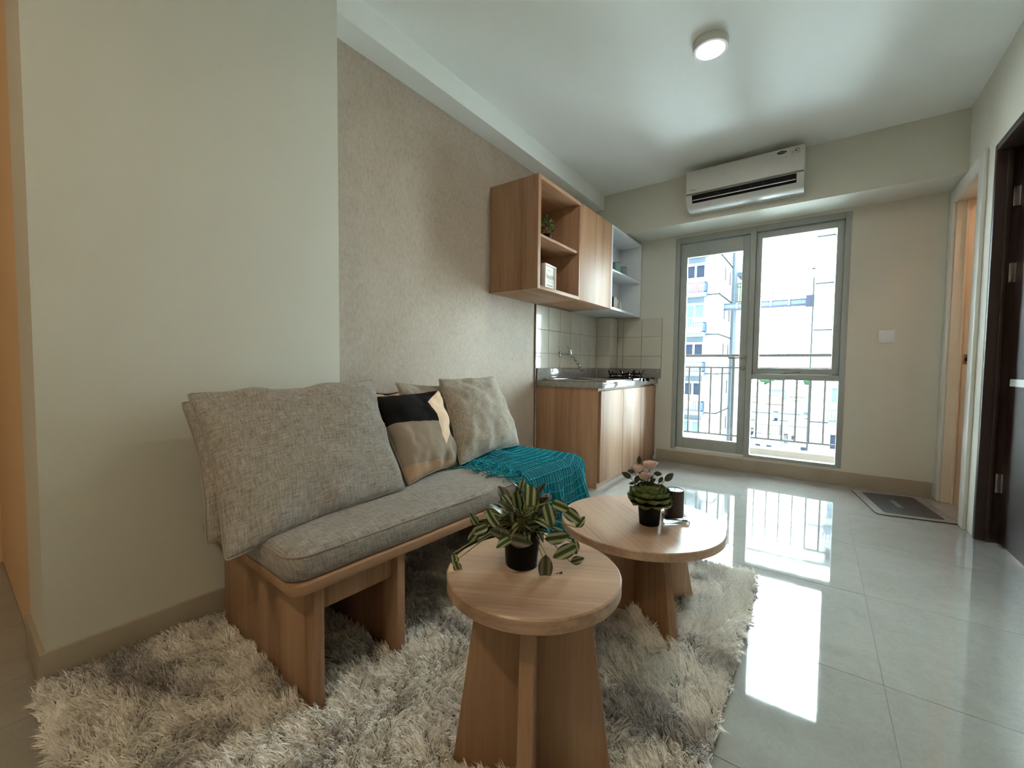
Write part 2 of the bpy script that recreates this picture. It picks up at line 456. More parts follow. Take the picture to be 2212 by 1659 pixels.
bf = struct(box('wall_far_backsplash', (.02, .477, -.002, 0, .8, 1.386), 'wallgrout'), 'glazed cream kitchen tiles on the far wall')
for (z0, z1) in rows:
    for a, b in zip([.026, .085, .278], [.085, .278, .475]): wtile(bf, 'y', -.0021, a, b, z0, min(z1, 1.386))

# ------------------------------------------------------------------ balcony door and window
d1 = tag(thing('door_1', 'glazed aluminium balcony door with lever handle', None), kind='structure')
YD0, YD1 = -.006, .055
def fr(name, b, parent, mat='alu', bev=.002): return box(name, b, mat, parent, bev)
m = MB().box(.585, .626, YD0, YD1, .127, 2.130).box(.626, 1.208, YD0, YD1, 2.075, 2.130).box(.620, .642, .047, .060, .14, 2.08).box(.642, 1.208, .047, .060, 2.058, 2.08).box(1.196, 1.214, .047, .060, .14, 2.08)
obj('frame', m, 'alu', d1, .002)
box('threshold', (.626, 1.208, YD0+.01, YD1+.02, .127, .1445), 'whitewood', d1, .001)
lf = obj('door_leaf', MB().box(.632, .690, .010, .045, .145, 2.068).box(1.150, 1.205, .010, .045, .145, 2.068)
         .box(.690, 1.150, .012, .043, .145, .246).box(.690, 1.150, .012, .043, 1.942, 2.068), 'alu', d1, .0015)
box('pane', (.686, 1.154, .026, .031, .242, 1.946), 'glass', lf)
h = obj('handle', MB().lathe([(0, -.008), (.018, -.008), (.020, 0), (.018, .003), (0, .003)], seg=20), 'chrome', d1, smooth=True)
h.rotation_euler = (R(90), 0, 0); h.location = (1.181, .004, 1.003)
lv = obj('lever', MB().tube([(0, 0, 0), (0, -.035, 0), (-.012, -.046, 0), (-.11, -.046, -.002)], .0075, 8), 'chrome', d1, smooth=True)
lv.location = (1.181, .006, 1.003)
h2 = obj('lock', MB().lathe([(0, -.008), (.018, -.008), (.020, 0), (.018, .003), (0, .003)], seg=20).box(-.010, .010, -.003, .003, 0, .018), 'chrome', d1, smooth=True)
h2.rotation_euler = (R(90), 0, 0); h2.location = (1.180, .004, .915)
w1 = tag(thing('window_1', 'aluminium window with opening sash above fixed pane', None), kind='structure')
m = MB().box(1.208, 1.252, YD0, YD1, .127, 2.130).box(1.852, 1.890, YD0, YD1, .127, 2.130).box(1.252, 1.852, YD0, YD1, 2.080, 2.130)
m.box(1.246, 1.268, .050, .062, .85, 2.09).box(1.836, 1.858, .050, .062, .85, 2.09).box(1.268, 1.836, .050, .062, 2.064, 2.09).box(1.268, 1.836, .050, .062, .85, .876)
m.box(1.252, 1.852, YD0, YD1, .816, .860).box(1.252, 1.852, YD0, YD1, .127, .152)
obj('frame', m, 'alu', w1, .002)
m = MB().box(1.258, 1.297, .008, .048, .866, 2.074).box(1.803, 1.846, .008, .048, .866, 2.074)
m.box(1.297, 1.803, .010, .046, .866, .912).box(1.297, 1.803, .010, .046, 2.022, 2.074)
sash = obj('sash', m, 'alu', w1, .002)
box('pane', (1.293, 1.807, .026, .031, .908, 2.026), 'glass', sash)
box('pane', (1.250, 1.854, .030, .035, .150, .818), 'glass', w1)
obj('latch', MB().box(1.50, 1.60, -.006, .010, .876, .888).box(1.46, 1.51, -.004, .010, .872, .884), 'steel', w1, .002)

# ------------------------------------------------------------------ white door frame and brown door on the right wall
d2 = tag(thing('door_2', 'white framed bathroom doorway with strike plate', None), kind='structure')
m = MB().box(W-.018, W, -.740, -.645, 0, 2.135).box(W-.018, W, -.10, -.012, 0, 2.135).box(W-.018, W, -.645, -.10, 2.045, 2.135)
obj('architrave', m, 'whitewood', d2, .004)
m = MB().box(W, W+.13, -.115, -.100, 0, 2.06).box(W, W+.13, -.645, -.630, 0, 2.06).box(W, W+.13, -.630, -.115, 2.045, 2.06).box(W+.045, W+.06, -.128, -.115, 0, 2.045)
obj('jamb', m, 'cream', d2, .002)
sp = obj('strike_plate', MB().box(W+.070, W+.098, -.117, -.115, .955, 1.02), 'steel', d2, .0005)
box('latch_hole', (W+.077, W+.091, -.1185, -.116, .975, 1.0), 'blackmatt', sp)
d3 = tag(thing('door_3', 'dark brown wooden door standing in its frame', None), kind='structure')
m = MB().box(W-.004, W+.14, -.900, -.866, 0, 2.095).box(W-.004, W+.14, -1.735, -1.70, 0, 2.095).box(W-.004, W+.14, -1.70, -.900, 2.06, 2.095).box(W+.035, W+.055, -.915, -.900, 0, 2.06)
obj('frame', m, 'brown', d3, .003)
leaf = box('door_leaf', (W+.085, W+.125, -1.698, -.904, .008, 2.055), 'brown', d3, .002)
for zz in (1.81, 1.42, .32):
    hg = obj('hinge', MB().box(W+.062, W+.088, -.9035, -.900, zz-.05, zz+.05), 'steel', d3, .0008)
    obj('knuckle', MB().tube([(W+.088, -.906, zz-.05), (W+.088, -.906, zz+.05)], .006, 8), 'steel', hg, smooth=True)
tag(box('strip_plate', (W+.0835, W+.085, -1.60, -.93, .835, .872), 'white', leaf), 'white strip across the brown door')
# bathroom beyond the white doorway
m = MB().box(W+.12, 3.7, .05, .13, 0, 2.6).box(3.6, 3.7, -1.0, .05, 0, 2.6).box(W+.12, 3.7, -1.0, -.9, 0, 2.6)
struct(obj('wall_bathroom', m, 'tantile'), 'tan tiled bathroom walls')
struct(box('floor_bathroom', (W+.12, 3.7, -1.0, .13, -.12, -.002), 'tile'), 'bathroom floor')
struct(box('ceiling_bathroom', (W+.12, 3.7, -1.0, .13, 2.6, 2.7), 'ceiling'), 'bathroom ceiling')
struct(box('threshold_bathroom', (W, W+.12, -.645, -.10, -.10, -.001), 'tile'), 'tiled bathroom threshold')
struct(box('threshold_brown', (W, W+.12, -1.735, -.866, -.10, -.001), 'tile'), 'tiled threshold under the brown door')

# ------------------------------------------------------------------ fixtures
def ceiling_lamp(label, loc, warm, strength, scale=1.0):
    t = thing('ceiling_lamp', label, 'lamp', loc)
    obj('housing', MB().lathe([(0, 0), (.083*scale, 0), (.083*scale, -.034), (.080*scale, -.038), (.066*scale, -.038), (.066*scale, -.033), (0, -.033)], seg=40), 'whitewood', t, smooth=True)
    obj('diffuser', MB().lathe([(0, -.0345), (.066*scale, -.0345), (.066*scale, -.0335), (0, -.0335)], seg=40), emit('warm_diffuser', warm, strength), t, smooth=True)
    return t
ceiling_lamp('round white surface lamp glowing warm on the ceiling', (1.221, -1.841, ZC-.0005), (1.0, .95, .88), 60.0)
ceiling_lamp('round warm lamp on the ceiling behind the photographer', (1.15, -5.0, ZC-.0005), (1.0, .78, .52), 92.0)
ceiling_lamp('small warm unseen lamp added to brighten the side hall', (-.75, -4.95, ZC-.0005), (1.0, .76, .50), 18.0, .8)  # unseen lamp, added to lift the hall strip at the left edge
ceiling_lamp('small warm unseen lamp added to brighten the bathroom', (3.05, -.45, 2.5995), (1.0, .74, .48), 30.0)  # unseen lamp, added so the strip through the doorway is not dark

sw = thing('light_switch', 'white double rocker switch beside the balcony window', 'switch', (2.123, 0, 1.159))
box('plate', (-.045, .045, -.008, 0, -.045, .045), 'white', sw, .002)
for s in (-1, 1): box('rocker', (s*.018-.015, s*.018+.015, -.011, -.008, -.03, .03), 'white', sw, .001)

ac = thing('air_conditioner', 'white split air conditioner on the beam above the door', 'air conditioner', (.80, -DB, 2.20))
L_ = .79
prof = [(0, .292), (-.18, .294), (-.200, .285), (-.200, .108), (-.196, .100), (-.188, .062), (-.165, .024), (-.13, .004), (0, 0)]
obj('body', MB().prism(prof, 'x', 0, L_), 'acwhite', ac, .003, seg=2)
obj('front_panel', MB().prism([(-.2005, .112), (-.2005, .284), (-.1865, .2935), (-.205, .290), (-.212, .275), (-.212, .118), (-.208, .112)], 'x', .002, L_-.002), 'acwhite', ac, .002)
box('groove', (.004, L_-.004, -.2035, -.199, .1035, .1115), 'acgrey', ac)
obj('air_outlet', MB().prism([(-.2002, .099), (-.1945, .062), (-.1800, .041), (-.1740, .045), (-.1900, .099)], 'x', .045, L_-.045), 'blackmatt', ac)
lou = obj('louver', MB().prism([(-.2010, .0565), (-.2010, .0605), (-.188, .0605), (-.188, .0565)], 'x', .050, L_-.050), 'acwhite', ac)
for i in range(9): box('fin', (.09+i*.075, .093+i*.075, -.1985, -.190, .064, .098), 'finink', lou)
bd = obj('badge', MB().prism([(.652+.030*math.cos(a), .262+.0115*math.sin(a)) for a in [2*math.pi*i/28 for i in range(28)]], 'y', -.2128, -.2118), 'ink', ac)
obj('ring', MB().prism([(.652+.0325*math.cos(a), .262+.0135*math.sin(a)) for a in [2*math.pi*i/28 for i in range(28)]], 'y', -.2124, -.2117), 'white', bd)
for i in range(5):
    x = .634+i*.0085
    obj('mark', MB().box(x, x+(.0042, .0058, .0036, .0062, .0050)[i], -.2131, -.2127, .2565+.0006*(i % 2), .2680-.0008*(i % 3)), 'greyink', bd)
arc = [(.742+.014*math.cos(a), .258+.014*math.sin(a)) for a in [R(-35+185*i/14) for i in range(15)]] + [(.742+.0108*math.cos(a), .258+.0108*math.sin(a)) for a in [R(150-185*i/14) for i in range(15)]]
sk = obj('sticker', MB().prism(arc, 'y', -.2126, -.2118).prism([(.738+.006*math.cos(a), .255+.006*math.sin(a)) for a in [2*math.pi*i/16 for i in range(16)]], 'y', -.2126, -.2118), 'greenink', ac)
obj('sticker_text', MB().box(.735, .765, -.2124, -.2118, .238, .2415).box(.711, .728, -.2124, -.2118, .252, .255).box(.709, .726, -.2124, -.2118, .244, .2465).box(.711, .724, -.2124, -.2118, .235, .238), 'greyink', ac)
obj('display_marks', MB().box(.655, .664, -.2124, -.2118, .222, .2235).box(.672, .684, -.2124, -.2118, .223, .2245).box(.692, .699, -.2124, -.2118, .2235, .225).box(.708, .716, -.2124, -.2118, .2245, .226), 'greyink', ac)
def text(name, s, size, mat, parent, loc, rot, extrude=.0002, shear=0.0):
    cu = bpy.data.curves.new(name, 'FONT'); cu.body = s; cu.size = size; cu.extrude = extrude; cu.align_x = 'CENTER'; cu.align_y = 'CENTER'; cu.shear = shear; cu.resolution_u = 3
    tmp = bpy.data.objects.new('tmp', cu); C.objects.link(tmp)
    me = bpy.data.meshes.new_from_object(tmp.evaluated_get(bpy.context.evaluated_depsgraph_get()))
    bpy.data.objects.remove(tmp)
    o = link(name, me, mat, parent); o.location = loc; o.rotation_euler = rot
    return o
text('logo', 'Midea', .020, 'greyink', ac, (.055, -.2122, .135), (R(90), 0, 0))
# ================================================================== KITCHEN
XB = -DL+.0075                       # face of the wall tiles
bc = thing('base_cabinet', 'oak laminate base cabinet with three doors under the grey worktop', 'cabinet', (0, 0, 0))
box('side_panel', (XB+.002, .412, -1.318, -1.300, 0, .752), 'wood_z', bc, .001)
box('side_panel', (.03, .412, -.022, -.006, 0, .752), 'wood_z', bc, .001)
box('carcass', (XB+.004, .400, -1.300, -.205, .05, .72), 'wood_z', bc)
box('top_rail', (.380, .412, -1.300, -.022, .728, .752), 'wood_y', bc)
box('plinth', (.36, .408, -1.300, -.022, 0, .040), 'wood_y', bc)
for a, b in ((-1.298, -.862), (-.858, -.426), (-.422, -.008)):
    box('door', (.412, .430, a, b, .042, .730), 'wood_z', bc, .0012)

ct = thing('worktop', 'grey granite kitchen worktop with upstand', 'worktop', (0, 0, 0))
box('slab', (XB+.002, .450, -1.326, -.004, .752, .795), 'granite', ct, .002)
box('upstand', (XB+.001, XB+.013, -1.326, -.205, .7955, .890), 'granite', ct, .001)
box('upstand', (XB+.013, .038, -.216, -.205, .7955, .890), 'granite', ct, .001)
box('upstand', (.026, .038, -.205, -.010, .7955, .890), 'granite', ct, .001)
box('upstand', (.038, .462, -.018, -.0075, .7955, .890), 'granite', ct, .001)
box('sealant', (XB+.013, XB+.016, -.217, -.214, .7955, .889), 'whitewood', ct)

sk = thing('kitchen_sink', 'stainless steel sink with overhanging front edge on the worktop', 'sink', (0, 0, .795))
x0, x1, y0, y1 = XB+.035, .462, -1.285, -.760
m = MB()
bx0, bx1, by0, by1 = x0+.06, x1-.07, y0+.05, y1-.05
m.box(x0, bx0, y0, y1, .0005, .014).box(bx1, x1, y0, y1, .0005, .014).box(bx0, bx1, y0, by0, .0005, .014).box(bx0, bx1, by1, y1, .0005, .014)
obj('rim', m, 'steel', sk, .002)
box('basin', (bx0, bx1, by0, by1, .0004, .004), 'steel', sk)
obj('drain', MB().lathe([(0, .0042), (.03, .0042), (.03, .006), (0, .006)], c=((bx0+bx1)/2, (by0+by1)/2, 0), seg=20), 'chrome', sk)

st = thing('gas_stove', 'black two-burner gas stove beside the tiled column', 'stove', (0, 0, .795))
box('body', (.06, .44, -.66, -.08, .001, .016), 'blackmetal', st, .004)
box('control_panel', (.44, .452, -.50, -.25, -.010, .014), 'blackmetal', st, .003)
for yy in (-.42, -.33): obj('knob', MB().lathe([(0, 0), (.016, 0), (.014, .014), (0, .014)], seg=16), 'blackmatt', st, smooth=True)
for o, yy in zip([c for c in st.children if c.name.startswith('knob')], (-.44, -.31)):
    o.rotation_euler = (0, R(90), 0); o.location = (.452, yy, .001)
for yc in (-.50, -.22):
    b = obj('burner', MB().lathe([(0, .016), (.055, .016), (.058, .03), (.035, .034), (.033, .046), (0, .05)], c=(.25, yc, 0), seg=24), 'chrome', st, smooth=True)
    g = thing('pan_support', None, None); g.parent = st
    m = MB().tube([(.25+.10*math.cos(a), yc+.10*math.sin(a), .018) for a in [2*math.pi*i/20 for i in range(21)]], .006, 6)
    m.tube([(.25+.10*math.cos(a), yc+.10*math.sin(a), .046) for a in [2*math.pi*i/20 for i in range(21)]], .005, 6)
    obj('ring', m, 'blackmetal', g, smooth=True)
    for k in range(5):
        a = R(20+72*k)
        e = lambda r, z: (.25+r*math.cos(a), yc+r*math.sin(a), z)
        obj('prong', MB().tube([e(.10, .018), e(.10, .048), e(.085, .052), e(.075, .075)], .006, 6, .8).tube([e(.10, .046), e(.125, .085)], .006, 6, .7).tube([e(.085, .050), e(.03, .056)], .005, 6), 'blackmetal', g, smooth=True)

fa = thing('wall_tap', 'chrome wall tap with twisted swivel spout above the sink', 'tap', (XB, -.946, 1.017))
obj('flange', MB().lathe([(0, 0), (.024, 0), (.020, .008), (.010, .011), (0, .011)], seg=20), 'chrome', fa, smooth=True).rotation_euler = (0, R(90), 0)
obj('body', MB().tube([(.005, 0, 0), (.10, 0, 0)], .009, 10).tube([(.10, 0, -.012), (.10, 0, .028)], .013, 10), 'chrome', fa, smooth=True)
obj('handle', MB().tube([(.10, 0, .028), (.10, 0, .040)], .008, 8).tube([(.10, 0, .038), (.075, -.012, .062)], .0045, 6), 'chrome', fa, smooth=True)
obj('spout', MB().tube([(.108+.085*i/24+.004*math.sin(i*1.7), .05*i/24+.004*math.cos(i*1.7), -.006-.135*(i/24)**1.15) for i in range(25)], .0085, 8), 'chrome', fa, smooth=True)

# ------------------------------------------------------------------ wall cabinets
wc = thing('wall_cabinet', 'oak laminate wall cabinet with open cubbies and one door', 'cabinet', (0, 0, 0))
XF = .26; z0, z1 = 1.407, 2.121
box('side_panel', (-DL+.009, XF, -1.926, -1.892, z0, z1), 'wood_z', wc, .001)
box('divider', (-DL+.009, XF, -1.360, -1.341, z0+.024, z1-.024), 'wood_z', wc, .001)
box('side_panel', (-DL+.009, XF-.02, -.778, -.760, z0+.024, z1-.024), 'wood_z', wc)
box('top_panel', (-DL+.009, XF, -1.892, -1.341, z1-.026, z1), 'wood_y', wc, .001)
box('top_panel', (-DL+.009, XF-.02, -1.341, -.760, z1-.024, z1), 'wood_y', wc, .001)
box('bottom_panel', (-DL+.009, XF, -1.892, -1.341, z0, z0+.024), 'wood_y', wc, .001)
box('bottom_panel', (-DL+.009, XF-.02, -1.341, -.760, z0, z0+.024), 'wood_y', wc, .001)
box('back_panel', (-DL+.001, -DL+.009, -1.925, -.760, z0, z1), 'wood_z', wc)
box('shelf', (-DL+.009, XF-.012, -1.892, -1.360, 1.744, 1.762), 'wood_y', wc, .001)
box('door', (XF-.0185, XF, -1.339, -.761, z0+.002, z1-.001), 'wood_z', wc, .0012)

ws = thing('white_wall_shelf', 'white open wall shelf unit at the far end of the wall cabinet', 'shelf', (0, 0, 0))
box('side_panel', (-DL+.009, XF, -.758, -.735, z0, z1), 'white', ws, .001)
box('side_panel', (.026, XF, -.026, -.006, z0, z1), 'white', ws, .001)
box('top_panel', (-DL+.009, XF, -.735, -.206, z1-.022, z1), 'white', ws, .001)
box('top_panel', (.026, XF, -.206, -.026, z1-.022, z1), 'white', ws, .001)
box('bottom_panel', (-DL+.009, XF, -.735, -.206, z0, z0+.022), 'white', ws, .001)
box('bottom_panel', (.026, XF, -.206, -.026, z0, z0+.022), 'white', ws, .001)
box('back_panel', (-DL+.001, -DL+.009, -.735, -.206, z0, z1), 'white', ws)
box('back_panel', (.026, .034, -.205, -.026, z0, z1), 'white', ws)
box('shelf', (.034, XF-.01, -.735, -.026, 1.744, 1.760), 'white', ws, .001)

# things standing on the shelves
random.seed(4)
def tiny_leaf(l=.02, w=.008):
    return MB().grid(lambda u, v: ((v-.5)*w*2*math.sin(math.pi*min(.98, u*.94+.05)), u*l, .002*math.sin(math.pi*u)-.1*abs(v-.5)*w), 4, 2).mesh('leaf', smooth=True)
sp = thing('potted_shrub', 'small leafy plant in the upper oak cubby', 'plant', (.175, -1.685, 1.762))
obj('pot', MB().lathe([(0, 0), (.028, 0), (.036, .05), (.033, .05), (.030, .045), (0, .045)], seg=20), 'pot', sp, smooth=True)
lm = tiny_leaf(.022, .009); lm.materials.append(MAT['shrub'])
for i in range(90):
    a = random.uniform(0, 2*math.pi); e = random.uniform(-.2, 1.3); r = .05*random.uniform(.5, 1)
    o = bpy.data.objects.new('leaf', lm); C.objects.link(o); o.parent = sp
    o.location = (r*math.cos(a)*math.cos(e), r*math.sin(a)*math.cos(e), .095+.085*math.sin(e)*random.uniform(.6, 1)-.01)
    o.rotation_euler = (random.uniform(-.4, 1.2), random.uniform(-.8, .8), a-1.57+random.uniform(-.5, .5))
pf = thing('picture_frame', 'white box frame with printed words in the lower oak cubby', 'picture frame', (.165, -1.60, 1.431), R(4))
box('frame', (-.035, 0, -.085, -.073, 0, .195), 'whitewood', pf, .001)
box('frame', (-.035, 0, .073, .085, 0, .195), 'whitewood', pf, .001)
box('frame', (-.035, 0, -.073, .073, .183, .195), 'whitewood', pf, .001)
box('frame', (-.035, 0, -.073, .073, 0, .012), 'whitewood', pf, .001)
pr = box('print', (-.030, -.010, -.073, .073, .012, .183), 'paper', pf)
tx = text('word', 'health', .050, 'ink', pr, (-.0095, .002, .112), (R(90), 0, R(90)), shear=.3)
obj('gold_mark', MB().box(-.0099, -.0095, -.03, .004, .152, .158), plain('gold_ink', (170, 150, 80), .4), pr)
mm = MB()
for k, zz in enumerate((.086, .078, .070)):
    for q in range(7): mm.box(-.0099, -.0095, -.040+q*.0125, -.032+q*.0125, zz, zz+.003)
obj('small_print', mm, 'greyink', pr)
mm = MB()
for q in range(5): mm.box(-.0099, -.0095, -.045+q*.018, -.031+q*.018, .048, .055)
for q in range(9): mm.box(-.0099, -.0095, -.038+q*.0085, -.033+q*.0085, .030, .0325)
obj('small_print', mm, 'ink', pr)

def cup(label, loc, s=1.0):
    t = thing('cup', label, 'cup', loc, 0, 'pale teal cups on the white shelf')
    obj('body', MB().lathe([(0, 0), (.034*s, 0), (.038*s, .004), (.040*s, .100*s), (.037*s, .100*s), (.035*s, .008), (0, .006)], seg=24), 'teal_cup', t, smooth=True)
    obj('rim', MB().lathe([(.0365*s, .0995*s), (.0405*s, .0995*s), (.0405*s, .1035*s), (.0365*s, .1035*s)], seg=24), 'darkrim', t, smooth=True)
cup('pale teal cup with dark rim nearer the oak door', (.185, -.468, 1.7605), 1.0)
cup('pale teal cup with dark rim nearer the window wall', (.180, -.300, 1.7605), .92)
vs_ = thing('sprig_vase', 'slim glass vase with green sprigs behind the teal cups', 'vase', (.155, -.560, 1.7605))
obj('vase', MB().lathe([(0, 0), (.022, 0), (.024, .10), (.012, .16), (.014, .20), (.011, .20), (.010, .16), (.021, .10), (.019, .004), (0, .004)], seg=16), 'solidglass', vs_, smooth=True)
for i in range(16):
    o = bpy.data.objects.new('leaf', lm); C.objects.link(o); o.parent = vs_
    a = random.uniform(0, 6.28); o.location = (.018*math.cos(a), .018*math.sin(a), .10+.011*i); o.rotation_euler = (.5, random.uniform(-.6, .6), a-1.57)
bk = [(.018, .115, 'ink', 'black-spined book standing at the left end of the white shelf', 0), (.010, .100, 'greyink', 'thin grey booklet beside the black-spined book', 0), (.012, .104, 'paper', 'white paperback between the grey booklet and the dark slim book', 0),
      (.008, .100, 'darkrim', 'slim dark book in the white shelf row', 0), (.018, .118, 'white', 'tall bright white book in the middle of the row', 0), (.014, .100, 'cream', 'cream book leaning on the tall white book', R(-9)), (.012, .098, 'greyink', 'grey book leaning at the right end of the row', R(-15))]
y = -.560
for (th, hh, mt, lb, tilt) in bk:
    t = thing('book', lb, 'book', (.205, y+th/2+(.012 if tilt else 0), 1.4292), 0, 'books on the white shelf'); t.rotation_euler = (tilt, 0, 0)
    box('cover', (-.075, .0, -th/2, th/2, .0, hh), mt, t, .001)
    box('pages', (-.073, .0012, -th/2+.0015, th/2-.0015, .002, hh+.0004), 'paper', t)
    y += th+.002+(.012 if tilt else 0)
pc = thing('photo_frame', 'dark edged small photo frame leaning at the end of the books', 'picture frame', (.200, -.392, 1.4292), R(8))
box('frame', (-.008, 0, 0, .085, 0, .10), 'darkrim', pc, .001); box('print', (-.002, .0008, .006, .079, .006, .094), 'paper', pc)
pc.rotation_euler = (0, R(-10), R(8))
# ================================================================== BENCH
BR = R(-2.2)
bn = thing('bench', 'oak laminate bench with panel legs under the grey seat cushion', 'bench', (.022, -3.652, 0), BR)
BL, BD = 1.43, .672
def rounded(x0, x1, y0, y1, r, n=6):
    pts = []
    for (cx, cy, a0) in ((x1-r, y0+r, -90), (x1-r, y1-r, 0)):
        for i in range(n+1): a = R(a0+90*i/n); pts.append((cx+r*math.cos(a), cy+r*math.sin(a)))
    return pts + [(x0, y1), (x0, y0)]
obj('seat_panel', MB().prism(rounded(0, BD, -.008, BL, .035), 'z', .334, .360), 'walnut_y', bn, .0015)
for ya in (.046, .305, BL-.36, BL-.075):
    box('leg', (.02, .662, ya, ya+.027, .004, .334), 'walnut_z', bn, .001)
for ya, yb in ((.073, .305), (BL-.333, BL-.075)):
    box('apron', (.606, .630, ya, yb, .255, .334), 'walnut_z', bn, .001)
box('back_rail', (.02, .044, .073, BL-.075, .20, .334), 'walnut_y', bn, .001)

sc = thing('seat_cushion', 'long grey linen seat cushion with piped edge on the bench', 'cushion', (.022, -3.652, .3605), BR)
def cushion(x0, x1, y0, y1, h, r=.028):
    nu, nv = 26, 60; mb = MB()
    # superellipse box: param rounded
    prof = []
    def f(u, v):
        x = x0+(x1-x0)*u; y = y0+(y1-y0)*v; return x, y
    import itertools
    ring = []
    def rr(inset, rad, n=7):
        pts = []
        a0, a1, b0, b1 = x0+inset, x1-inset, y0+inset, y1-inset
        for cx, cy, st in ((a1-rad, b0+rad, -90), (a1-rad, b1-rad, 0), (a0+rad, b1-rad, 90), (a0+rad, b0+rad, 180)):
            for i in range(n+1): a = R(st+90*i/n); pts.append((cx+rad*math.cos(a), cy+rad*math.sin(a)))
            # subdivide straights
            nx = {-90: (a1, b0+rad, a1, b1-rad), 0: (a1-rad, b1, a0+rad, b1), 90: (a0, b1-rad, a0, b0+rad), 180: (a0+rad, b0, a1-rad, b0)}[st]
            for i in range(1, 24): pts.append((nx[0]+(nx[2]-nx[0])*i/24, nx[1]+(nx[3]-nx[1])*i/24))
        return pts
    levels = [(.012, 0.0), (.003, .004), (-.002, .02), (-.003, h*.5), (-.001, h-.022), (.003, h-.012), (.010, h-.004), (.022, h-.0005), (.05, h+.003), (.10, h+.006), (.18, h+.008), (.28, h+.008)]
    rings = [[(x, y, z) for x, y in rr(i, .05 if i < .1 else .03)] for i, z in levels]
    k = len(rings[0])
    for L, rg in enumerate(rings):
        for (x, y, z) in rg:
            w = .004*noise.noise((x*7, y*7, z*9))+.003*noise.noise((x*22, y*22, z*20)) if L > 0 else 0
            mb.v.append((x+w*.7, y+w*.5, z+(w if L > 3 else 0)))
    for L in range(len(rings)-1):
        for i in range(k):
            j = (i+1) % k; mb.f.append((L*k+i, L*k+j, (L+1)*k+j, (L+1)*k+i))
    mb.f.append(tuple(range(k-1, -1, -1))); mb.f.append(tuple((len(rings)-1)*k+i for i in range(k)))
    return mb, rings
mb, rings = cushion(.035, BD-.012, -.012, BL-.005, .078)
me = mb.mesh('cover', smooth=True, angle=180)
va = np.array([v.co[:] for v in me.vertices])
setuv(me, lambda idx: np.stack([va[idx, 1]*1.6+va[idx, 2]*.3, (va[idx, 0]+va[idx, 2])*1.6], 1))
link('cover', me, 'linen_seat', sc)
pip = [(x, y, z+.0005) for (x, y, z) in rings[5]]
obj('piping', MB().tube(pip+[pip[0]], .0032, 6), 'linen_dark', sc, smooth=True)

# ------------------------------------------------------------------ pillows
def pillow(name, label, TL, TR, BRc, BLc, t, mat, seed=0, pinch=.07, group=None, zipper=False, n=40, back=None):
    TL, TR, BRc, BLc = map(Vector, (TL, TR, BRc, BLc))
    cen = (TL+TR+BRc+BLc)/4
    nrm = ((TR+BRc)-(TL+BLc)).cross((TL+TR)-(BLc+BRc)).normalized()
    if nrm.x < 0: nrm = -nrm
    vs, fs, uvs = [], [], []
    def P(u, v, side):
        pu = u*(1-pinch*(1-v*v)**1.0*(abs(u)**3)); pv = v*(1-pinch*(1-u*u)*(abs(v)**3))
        rc = 1-.02*(abs(u*v))**12; pu *= rc; pv *= rc
        a, b = (pu+1)/2, (pv+1)/2
        p = (BLc*(1-a)+BRc*a)*(1-b)+(TL*(1-a)+TR*a)*b
        pr = (max(0, 1-abs(u)**2.4)*max(0, 1-abs(v)**2.4))**.52
        w = 0
        if pr > 0:
            e = max(abs(u), abs(v))
            s = seed*7.3
            w = .014*noise.noise((u*2.0+s, v*2.0, side))+.009*noise.noise((u*4.5+s, v*4.5, side*2))+.004*noise.noise((u*11+s, v*11, side*2))
            ang = math.atan2(v, u)
            w += .010*math.sin(ang*9+seed+2*noise.noise((ang, s, 0)))*max(0, e-.45)*1.5
            # creases running in from the corners and a slump at the bottom
            cr = abs(abs(u)-abs(v)); w -= .010*math.exp(-(cr/.10)**2)*max(0, e-.45)*1.2
            w *= min(1, pr*2.2)
        sag = .10*(1-v)*.5
        return p + nrm*side*(t/2*pr*(1+sag)+w) + Vector((0, 0, -.006*(1-v)*pr))
    idx = {}
    for side in (1, -1):
        for i in range(n+1):
            for j in range(n+1):
                u, v = i/n*2-1, j/n*2-1
                u = math.sin(u*math.pi/2)*.35+u*.65; v = math.sin(v*math.pi/2)*.35+v*.65
                rim = i in (0, n) or j in (0, n)
                if rim and side == -1: idx[(side, i, j)] = idx[(1, i, j)]; continue
                idx[(side, i, j)] = len(vs); vs.append(tuple(P(u, v, side)-cen)); uvs.append(((u+1)/2, (v+1)/2))
        for i in range(n):
            for j in range(n):
                q = [idx[(side, i, j)], idx[(side, i+1, j)], idx[(side, i+1, j+1)], idx[(side, i, j+1)]]
                if side == -1: q.reverse()
                fs.append(tuple(q))
    me = bpy.data.meshes.new('cover'); me.from_pydata(vs, [], fs)
    bm = bmesh.new(); bm.from_mesh(me); bmesh.ops.recalc_face_normals(bm, faces=bm.faces[:]); bm.to_mesh(me); bm.free()
    for p in me.polygons: p.use_smooth = True
    ua = np.array(uvs); setuv(me, lambda ix: ua[ix])
    root = thing(name, label, 'pillow', cen, 0, group)
    link('cover', me, mat, root)
    rim = []
    for (i, j) in [(i, 0) for i in range(n)]+[(n, j) for j in range(n)]+[(n-i, n) for i in range(n)]+[(0, n-j) for j in range(n)]:
        rim.append(vs[idx[(1, i, j)]])
    obj('seam', MB().tube(rim+[rim[0]], .0028, 5), 'linen_dark', root, smooth=True)
    if zipper:
        z = [Vector(vs[idx[(1, i, n)]])+Vector((-.006, 0, .002)) for i in range(int(n*.45), int(n*.75))]
        obj('zip', MB().tube(z, .0028, 5), 'blackmatt', root, smooth=True)
        p = z[len(z)//2]
        obj('zip_pull', MB().tube([p+Vector((0, .008*math.cos(a), .006+.006*math.sin(a))) for a in [2*math.pi*k/14 for k in range(15)]], .0016, 6), 'steel', root, smooth=True)
    return root
